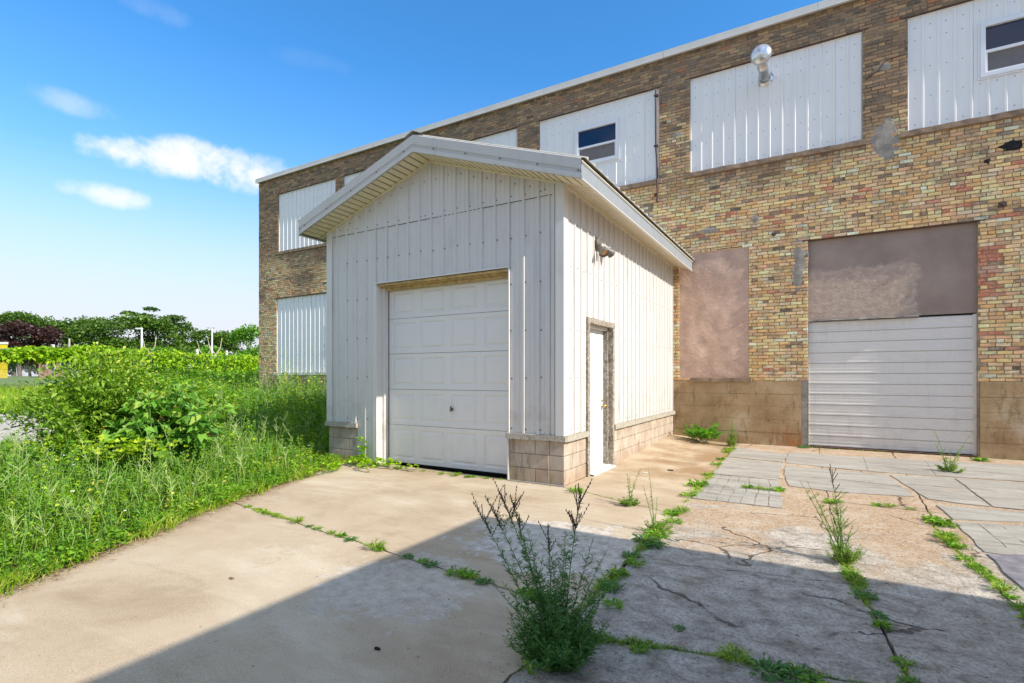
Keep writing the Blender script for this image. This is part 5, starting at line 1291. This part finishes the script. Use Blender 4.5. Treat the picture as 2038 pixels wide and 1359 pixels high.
mbv.build('stems', 'stem', v_); P = np.array(P); n = len(P); th = rng.uniform(0, 2*pi, n)
for da in (0, .8, -.8): q.add(leaves(P, np.stack([np.cos(th+da), np.sin(th+da), rng.uniform(.1, .6, n)], 1), .075 if da == 0 else .055, .06, .1), .62+rng.normal(0, .12, n))
q.build('leaves', ['leaf_vine'], v_)

# ---------------------------------------------------------------- individual weeds
def stalk_weed(name, label, loc, stems, leafL, leafW, per_m, m='leaf_fg', bushy=0, bushr=.15, bushh=.25, buds=0, cat='weed', group=None, smat='stem', rad=.004, side=True):
    g_ = root(name, loc, label, cat, group); L0 = Vector(loc); mb = MB(); bd = MB(); q = Q(); B = []; D = []; S_ = []
    def leafset(p0, p1, p2, Ln, k, s0=.1):
        for j in range(k):
            s = random.uniform(s0, 1.0); P = (1-s)**2*p0+2*s*(1-s)*p1+s*s*p2; a = random.uniform(0, 2*pi)
            d = Vector((cos(a), sin(a), random.uniform(.2, 1.1))).normalized(); B.append(P); D.append(d); S_.append(Ln*(1.2-.7*s)*random.uniform(.6, 1.25))
    for (dx, dy, h, bud) in stems:
        p0 = L0+Vector((random.uniform(-.03, .03), random.uniform(-.03, .03), 0)); p2 = L0+Vector((dx, dy, h)); p1 = L0+Vector((dx*.42+random.uniform(-.02, .02), dy*.42, h*.5))
        pts = [(1-s)**2*p0+2*s*(1-s)*p1+s*s*p2 for s in [i/8 for i in range(9)]]
        mb.tube(pts, [rad*(1.25-.9*i/8) for i in range(9)], 5)
        leafset(p0, p1, p2, leafL, int(per_m*h))
        if side:
            for j in range(int(h*15)):
                s = random.uniform(.25, .85); P = (1-s)**2*p0+2*s*(1-s)*p1+s*s*p2; a = random.uniform(0, 2*pi); ln = random.uniform(.05, .15)*(1.2-s)
                e = P+Vector((cos(a)*ln, sin(a)*ln, ln*1.1)); mb.tube([P, e], [rad*.45, rad*.25], 4); leafset(P, P.lerp(e, .5), e, leafL*.7, int(ln*230), .15)
        if bud:
            for j in range(bud):
                s = random.uniform(.74, .97); P = (1-s)**2*p0+2*s*(1-s)*p1+s*s*p2; a = random.uniform(0, 2*pi); ln = random.uniform(.05, .13)
                e = P+Vector((cos(a)*ln*.55, sin(a)*ln*.55, ln)); bd.tube([P, e], [rad*.4, rad*.3], 4)
                for i in range(7): t_ = i/6; c_ = P.lerp(e, t_); bd.cone(c_-Vector((0, 0, .004)), c_+Vector((random.uniform(-.004, .004), random.uniform(-.004, .004), .009)), .0035, .0015, 5)
            for i in range(12): s = .8+.2*i/11; c_ = (1-s)**2*p0+2*s*(1-s)*p1+s*s*p2; bd.cone(c_-Vector((0, 0, .004)), c_+Vector((random.uniform(-.006, .006), random.uniform(-.006, .006), .01)), .0042, .0018, 5)
    for j in range(bushy):
        a = random.uniform(0, 2*pi); e = sqrt(random.random()); p0 = L0+Vector((cos(a)*e*bushr*.5, sin(a)*e*bushr*.5, 0)); hh = bushh*random.uniform(.5, 1.1)*(1.15-.5*e)
        p2 = L0+Vector((cos(a)*e*bushr*1.1, sin(a)*e*bushr*1.1, hh)); p1 = p0.lerp(p2, .5); mb.tube([p0, p2], [rad*.5, rad*.3], 4); leafset(p0, p1, p2, leafL*1.15, 26, .1)
    mb.build('stems', smat, g_)
    if len(bd.v): bd.build('seed_heads', 'drystem', g_)['kind'] = 'stuff'
    B = np.array([list(v) for v in B]); D = np.array([list(v) for v in D]); S_ = np.array(S_)
    q.add(leaves(B, D, S_, S_*leafW/leafL, .12, .15), .5+rng.normal(0, .2, len(B))); q.build('leaves', [m], g_); return g_
RT = Vector((cos(YAW), sin(YAW)))
def st(r_, f, h, b=0):   # stem tip given sideways / away from camera
    v = Vector((cos(YAW), sin(YAW)))*r_+Vector((-sin(YAW), cos(YAW)))*f; return (v.x, v.y, h, b)
big = [st(-.40, .25, .80, 7), st(-.34, .30, .83, 7), st(-.26, .2, .87, 8), st(-.21, .28, .84, 6), st(-.02, .22, .68, 3), st(.14, .15, .90, 16), st(.22, .25, .60), st(.28, .2, .55), st(-.12, .3, .63), st(-.14, .1, .55), st(.05, .05, .55), st(.08, .3, .62), st(.33, .1, .46), st(-.25, 0, .42), st(-.05, -.08, .42), st(.18, -.1, .36), st(.27, -.12, .2), st(-.3, .12, .36), st(.0, .15, .5), st(.24, .05, .42)]
stalk_weed('tall_weed', 'largest weed, tall feathery stalks with dark seed heads in the shaded foreground', (-1.13, 2.36, 0), [(a_*1.08, b_, c_*.90, d_) for a_, b_, c_, d_ in big], .046, .009, 190, bushy=150, bushr=.25, bushh=.30, rad=.0030)
stalk_weed('tall_weed', 'slender upright weed in the sunny joint just in front of the side door', (-1.80, 5.60, 0), [st(-.02, 0, .36), st(.06, .03, .22), st(.14, .05, .40), st(.03, .1, .3)], .045, .013, 85, 'leaf_fluffy', bushy=14, bushr=.12, bushh=.1, side=False)
stalk_weed('tall_weed', 'thin wispy weed above the clump where the shadow edge meets the joint', (-1.27, 4.75, 0), [st(-.05, .1, .58), st(-.10, .1, .42), st(.03, .1, .3)], .034, .009, 60, 'leaf_fluffy', bushy=20, bushr=.16, bushh=.1, side=False)
stalk_weed('tall_weed', 'airy tall weed in the middle of the sunlit worn concrete', (.17, 4.72, 0), [st(-.26, .15, .60), st(-.17, .2, .58), st(.01, .2, .68, 5), st(.03, .1, .45), st(-.08, .05, .36), st(.07, .0, .3), st(.0, .15, .5)], .036, .010, 62, 'leaf_fluffy', bushy=34, bushr=.14, bushh=.2)
stalk_weed('tall_weed', 'weed sprouting in front of the big ribbed factory door', (1.68, 9.97, 0), [st(-.24, 0, .66), st(-.2, .05, .45), st(.3, 0, .55), st(.17, 0, .4), st(-.08, 0, .3), st(.06, .05, .33), st(.22, .05, .3)], .055, .02, 60, 'leaf_pale', bushy=12, bushr=.18, bushh=.16, side=False)
stalk_weed('tall_weed', 'fluffy pale green weed against the foundation left of the big ribbed door', (-1.52, 11.5, 0), [st(0, 0, .58), st(-.06, 0, .46), st(.08, 0, .42), st(.0, .05, .5), st(.12, 0, .3), st(-.1, 0, .3)], .04, .011, 150, 'leaf_fluffy', bushy=34, bushr=.16, bushh=.3)
# bright compound-leaved plant in the corner
sg = root('sumac_sprout', (-2.3, 11.6, .07), 'bright green plant with feathered compound leaves in the corner between shed and factory', 'plant'); q = Q(); mb = MB(); B = []; D = []; S_ = []
for k in range(46):
    a = random.uniform(0, 2*pi); e = sqrt(random.random()); c = Vector((-2.28+cos(a)*e*.2+random.uniform(0, .35), 11.62+sin(a)*e*.16-.0, .06)); L_ = random.uniform(.25, .48); up = random.uniform(.35, 1.0)
    b_ = random.uniform(0, 2*pi); d = Vector((cos(b_)*.9+.15, sin(b_)*.8-.25, up)).normalized(); p2 = c+d*L_; p2.y = min(p2.y, WY-.04); p2.x = max(p2.x, SX1+.06); p1 = c+d*L_*.5+Vector((0, 0, .06))
    mb.tube([c, p1, p2], [.005, .004, .002], 4); ax = (p2-c).normalized(); sd_ = ax.cross(Vector((0, 0, 1))).normalized()
    for j in range(9):
        s = .3+.7*j/8; P = (1-s)**2*c+2*s*(1-s)*p1+s*s*p2
        for g2 in (-1, 1): B.append(P); D.append((sd_*g2+ax*.35+Vector((0, 0, -.1))).normalized()); S_.append(.085*random.uniform(.7, 1.15)*(1.1-.5*abs(s-.6)))
mb.build('stems', 'stem', sg); B = np.array([list(v) for v in B]); D = np.array([list(v) for v in D]); S_ = np.array(S_); q.add(leaves(B, D, S_, S_*.42, .15), .5+rng.normal(0, .2, len(B))); q.build('leaves', ['leaf_bright'], sg)
# small tufts
def tuft_mesh(n, L, Wd, rise, m, seed, spread=.03):
    global rng
    q = Q(); a = rng.uniform(0, 2*pi, n); rr = rng.uniform(0, spread, n); B = np.stack([np.cos(a)*rr, np.sin(a)*rr, np.zeros(n)], 1)
    d = np.stack([np.cos(a), np.sin(a), rng.uniform(*rise, n)], 1); q.add(leaves(B, d, L*rng.uniform(.5, 1.2, n), Wd*rng.uniform(.7, 1.2, n), .35), .5+rng.normal(0, .22, n))
    k = n//2; B2 = B[:k]+unit(d[:k])*L*.45; a2 = a[:k]+rng.normal(0, .9, k); q.add(leaves(B2, np.stack([np.cos(a2), np.sin(a2), rng.uniform(.1, .9, k)], 1), L*.55, Wd*.9, .3), .55+rng.normal(0, .2, k))
    o = q.build('weed_tuft', [m], None, center=(0, 0, 0)); me = o.data; bpy.data.objects.remove(o); return me
TM = [tuft_mesh(60, .10, .018, (.2, 1.2), 'leaf', 1), tuft_mesh(60, .09, .014, (.2, 1.3), 'leaf', 2, .06), tuft_mesh(80, .11, .009, (.5, 1.8), 'grass', 3, .05), tuft_mesh(70, .07, .016, (.2, 1.4), 'leaf_fg', 4, .07)]
def tuft(x, y, s, k, label, group=None, z=.004):
    o = bpy.data.objects.new('weed_tuft', TM[k]); COL.objects.link(o); o.location = (x, y, z); o.scale = (s, s, s*random.uniform(.8, 1.1)); o.rotation_euler.z = random.uniform(0, 6.28); props(o, label, 'weed', group)
ORD = ['first', 'second', 'third', 'fourth', 'fifth', 'sixth', 'seventh', 'eighth', 'ninth', 'tenth', 'eleventh', 'twelfth', 'thirteenth']
def tufts(rows, where, group, by='x', z=.004):
    n = len(rows); key = (lambda r: r[0]) if by == 'x' else (lambda r: r[1])
    for i, (x, y, s, k) in enumerate(sorted(rows, key=key)):
        w_ = 'from left' if by == 'x' else 'from camera'
        look = ['spiky', 'leafy', 'grassy', 'low bushy'][k]
        tuft(x, y, s, k, '%s tuft, %s %s in the %s' % (look, ORD[i], w_, where), group, z)
Gd = 'weed tufts in the joint crossing the tan slab'
ld_ = 'small weed tuft in the long joint across the tan slab'
tufts(((-5.35, 3.42, .45, 1), (-4.75, 3.34, .5, 2), (-4.38, 3.31, .75, 2), (-4.15, 3.28, .45, 3), (-4.02, 3.26, .45, 1), (-3.8, 3.23, .45, 2), (-3.66, 3.22, .6, 0), (-3.5, 3.19, .65, 3), (-3.16, 3.14, .95, 2), (-3.1, 3.12, .6, 0)), 'joint across the sunlit tan slab', Gd, 'x')
tufts(((-2.78, 3.1, .6, 3), (-2.62, 3.09, .5, 1), (-2.5, 3.06, .7, 3), (-2.25, 3.03, .8, 1), (-2.12, 3.02, .8, 0), (-1.98, 3.0, .7, 3), (-1.62, 2.97, .9, 1), (-1.5, 2.96, .8, 3)), 'shaded joint left of the large weed', 'shaded weed tufts left of the large weed', 'x')
tufts(((-1.30, 5.45, 1.0, 0), (-1.22, 5.15, .9, 1), (-1.24, 5.6, 1.0, 2), (-1.3, 4.95, .8, 0), (-1.22, 4.62, 1.2, 1), (-1.28, 4.48, 1.3, 3), (-1.18, 4.36, 1.1, 3), (-1.27, 4.0, .9, 3), (-1.2, 3.85, .8, 1), (-1.24, 3.6, .9, 0), (-1.2, 3.35, .9, 3), (-1.1, 3.1, .7, 1)), 'tan to worn concrete joint', 'weed tufts in the joint running up from the large weed', 'y')
tuft(-2.57, 5.93, 1.1, 1, 'weed tuft at the slab corner just in front of the shed block corner')
tufts(((-1.36, 7.05, 1.5, 0), (-1.34, 6.4, 1.0, 1), (-1.38, 7.9, .8, 1), (-1.42, 8.9, .9, 1), (-1.45, 9.5, .8, 0), (-1.5, 10.4, .9, 2), (-1.5, 10.9, 1.2, 1)), 'row left of the grey paving', 'tufts along the left edge of the grey paving', 'y')
tufts(((-.78, 7.22, .8, 0), (-.66, 7.2, .7, 2), (-.55, 7.2, .6, 1), (-.42, 7.22, .9, 0)), 'row between the small paving stones', 'tufts between the small paving stones', 'x', .012)
tufts(((.12, 6.9, .9, 0), (.17, 6.85, .8, 2)), 'pair behind the airy tall weed', 'two tufts behind the airy tall weed', 'x')
tufts(((.55, 6.98, .6, 0), (.66, 6.97, .7, 2), (.85, 6.96, .45, 1)), 'thin crack right of the airy tall weed', 'tufts on the thin cross crack', 'x')
tufts(((.96, 6.55, .9, 0), (1.0, 6.4, 1.1, 0), (1.05, 6.35, .9, 1), (.97, 5.95, 1.0, 0), (.96, 5.75, 1.0, 2), (1.0, 5.6, .8, 0), (.97, 5.25, .7, 1), (1.0, 5.1, .6, 0), (1.05, 4.8, .45, 1), (1.06, 4.62, .8, 2), (1.07, 4.5, .5, 0), (1.06, 4.33, .55, 1), (1.08, 4.15, .7, 0)), 'crack nearest the right edge', 'weed tufts in the right hand crack', 'y')
tufts(((.2, 4.4, .7, 1), (.22, 4.28, .8, 2), (.25, 4.05, .8, 3), (.3, 3.75, .6, 3), (.31, 3.62, .6, 0), (.36, 3.2, .5, 1), (.38, 3.0, .6, 3), (.33, 2.6, 1.2, 2)), 'crack below the airy weed', 'weed tufts below the airy tall weed', 'y')
tufts(((-.36, 2.8, .9, 2), (-.22, 2.78, 1.0, 3), (-.1, 2.8, .9, 3), (-.02, 2.75, .7, 0), (.1, 2.72, .8, 1), (.22, 2.6, .9, 0), (.3, 2.55, 1.0, 2), (-.68, 3.0, .4, 3), (-.8, 2.65, .5, 1)), 'shaded row at the right front', 'shaded weed tufts at the right front', 'x')
for (x, y, s, k, l) in ((-.25, 11.93, 1.3, 3, 'leafy tuft at the left foot of the ribbed factory door'), (2.35, 11.6, 1.4, 0, 'leafy tuft at the right foot of the ribbed factory door'), (3.1, 10.1, 1.3, 0, 'grassy tuft near the right edge in front of the foundation')): tuft(x, y, s, k, l)
tufts([(random.uniform(-5.9, -3.75), SY0-.05-random.random()*.12, random.uniform(.35, .7), random.choice((0, 2, 2, 1))) for i in range(12)], 'row along the shed overhead door', 'grass tufts along the foot of the shed door')
for (x, h, l_) in ((-3.55, .22, 'leftmost of the four thin pale stalks before the shed block pier'), (-3.33, .38, 'tallest of the four thin pale stalks before the shed block pier'), (-3.45, .16, 'shortest thin pale stalk before the shed block pier'), (-2.98, .2, 'rightmost thin pale stalk by the shed block corner')):
    stalk_weed('grass_stalk', l_, (x, SY0-.1, 0), [(random.uniform(-.03, .03), -.02, h, 0)], .03, .006, 60, 'leaf_pale', group='thin stalks in front of the shed block pier', side=False, rad=.002)
# fine growth, dry stalks and moss that follow the joints
def joint_growth(poly, n, wid, hgt, tone, dens_seed, name='joint_growth', label='fine weeds and moss along a joint in the concrete'):
    q = Q(); P = pl(poly, 200); i = rng.integers(0, 199, n); f = rng.uniform(0, 1, n)[:, None]; c = P[i]*(1-f)+P[i+1]*f
    dn = np.array([mnoise.noise(Vector((a*1.7+dens_seed, b*1.7, 0)))+.5*mnoise.noise(Vector((a*6+dens_seed, b*6, 2))) for a, b in c]); k = rng.uniform(-.35, .35, n) < dn; c = c[k]; dn = dn[k]; m = len(c)
    w_ = np.array([wob(a, b) for a, b in c]); c = w_+rng.normal(0, wid, (m, 2))*(.4+np.clip(dn, 0, 1))[:, None]
    B = np.concatenate([c, np.full((m, 1), -.002)], 1); h = rng.uniform(.3, 1.0, m)*hgt*(.5+np.clip(dn, 0, 1)); a = rng.uniform(0, 2*pi, m)
    j = m//2; q.add(leaves(B[:j]+np.array([0, 0, .004]), np.stack([np.cos(a[:j]), np.sin(a[:j]), rng.uniform(.1, 1.4, j)], 1), h[:j], h[:j]*.28, .25), tone+rng.normal(0, .2, j))
    q.add(blades(B[j:], h[j:], np.full(m-j, .004), np.concatenate([rng.normal(0, .5, (m-j, 2)), np.zeros((m-j, 1))], 1)), np.tile(tone+.15+rng.normal(0, .3, m-j), 2), 1)
    props(q.build(name, ['leaf', 'grass']), label, 'weeds', kind='stuff')
joint_growth([(-5.7, 3.46), (-4.38, 3.31), (-3.16, 3.14), (-1.3, 2.93)], 2433, .018, 0.051, .55, 1, label='fine weeds along the joint crossing the tan slab')
joint_growth([(-1.22, 2.2), (-1.25, 2.92), (-1.25, 3.93), (-1.28, 5.0), (-1.3, 5.6)], 3510, .05, 0.072, .5, 2, label='thick fine weeds along the joint beside the large weed')
joint_growth([(-1.3, 6.0), (-1.29, 6.4), (-1.4, 9.8), (-1.53, 11.7)], 2808, .04, 0.068, .6, 3, label='fine weeds along the left edge of the grey paving')
joint_growth([(.42, 1.8), (.38, 2.95), (.22, 4.25), (.15, 5.2)], 1965, .025, 0.060, .5, 4, label='fine weeds along the crack below the airy weed')
joint_growth([(1.08, 3.3), (1.05, 4.7), (.98, 5.4), (.96, 6.3), (1.0, 6.95)], 3042, .03, 0.068, .5, 5, label='fine weeds along the right hand crack')
joint_growth([(-1.2, 2.63), (-.44, 2.8), (.38, 2.95)], 2106, .03, 0.051, .4, 6, label='fine weeds along the shaded crack at the front right')
joint_growth([(-2.8, 6.1), (-1.9, 5.75), (-1.3, 5.5)], 842, .012, 0.034, .6, 7, label='fine weeds along the joint from the shed corner')
joint_growth([(-6.2, 6.08), (-3.6, 6.1)], 1404, .02, 0.060, .65, 8, label='fine weeds and moss along the foot of the shed door')
joint_growth([(-.18, 12.0), (2.4, 12.0), (5, 12.0)], 702, .03, 0.043, .6, 9, label='sparse weeds along the foot of the factory wall')
# dead grass lying along the slab edge
q = Q(); n = 3800; y = rng.uniform(-1.5, 6.2, n); x = edge_x(y)+np.abs(rng.normal(0, .09, n))-.04; a = rng.uniform(0, 2*pi, n); L = rng.uniform(.02, .11, n)
q.add(leaves(np.stack([x, y, rng.uniform(.003, .02, n)], 1), np.stack([np.cos(a), np.sin(a), rng.uniform(0, .12, n)], 1), L, np.full(n, .005), .0), rng.uniform(0, 1, n))
props(q.build('dead_grass', ['straw']), 'dead straw coloured grass lying along the slab edge', 'grass', kind='stuff')
# dark litter
def litter(x, y, s, m, lab): props(MB().wobox(x-s, x+s, y-s*.45, y+s*.45, .002, .006+s*.3, s*.1).build('litter', m, None), lab, 'litter')
litter(-1.93, 8.0, .04, 'black', 'small black scrap on the tan concrete right of the side door'); litter(-2.2, 7.6, .03, 'hwhite', 'tiny white scrap on the tan concrete by the side door')
litter(-2.3, 11.0, .02, 'black', 'tiny dark chip near the corner plant'); litter(-3.55, 2.15, .018, 'sill', 'small brown chip on the sunlit tan slab')
litter(-1.98, 1.98, .016, 'black', 'small dark chip on the shaded slab left of the large weed')
# pebbles
mb = MB(); fr = []
def peb(x, y, s):
    h = s*.6; vs = [(x+s*cos(a)*random.uniform(.7, 1.2), y+s*sin(a)*random.uniform(.7, 1.2), .001) for a in (0, 1.25, 2.5, 3.8, 5)]
    vs.append((x+random.uniform(-.3, .3)*s, y+random.uniform(-.3, .3)*s, h+.002)); mb.add(vs, [(i, (i+1) % 5, 5) for i in range(5)]); fr.extend([random.random()]*5)
for i in range(1500):
    k = random.random()
    if k < .35: x = random.gauss(-1.25, .12); y = random.uniform(1.5, 6)
    elif k < .55: x = random.uniform(-5.5, -1.3); y = float(np.interp(x, [-5.7, -1.25], [3.46, 2.92]))+random.gauss(0, .03)
    elif k < .8: x = random.uniform(-1.2, .4); y = random.gauss(2.6, .3)
    elif k < .9: y = random.uniform(1, 6.3); x = float(edge_x(y))+random.gauss(.1, .06)
    else: x = random.uniform(-1.2, 2); y = random.uniform(3, 9)
    peb(x, y, random.uniform(.002, .007))
o = mb.build('pebbles', 'pebble', None); a = o.data.attributes.new('rnd', 'FLOAT', 'FACE'); a.data.foreach_set('value', np.array(fr, dtype=np.float32))
props(o, 'loose grit and crumbs of concrete along the joints', 'grit', kind='stuff')
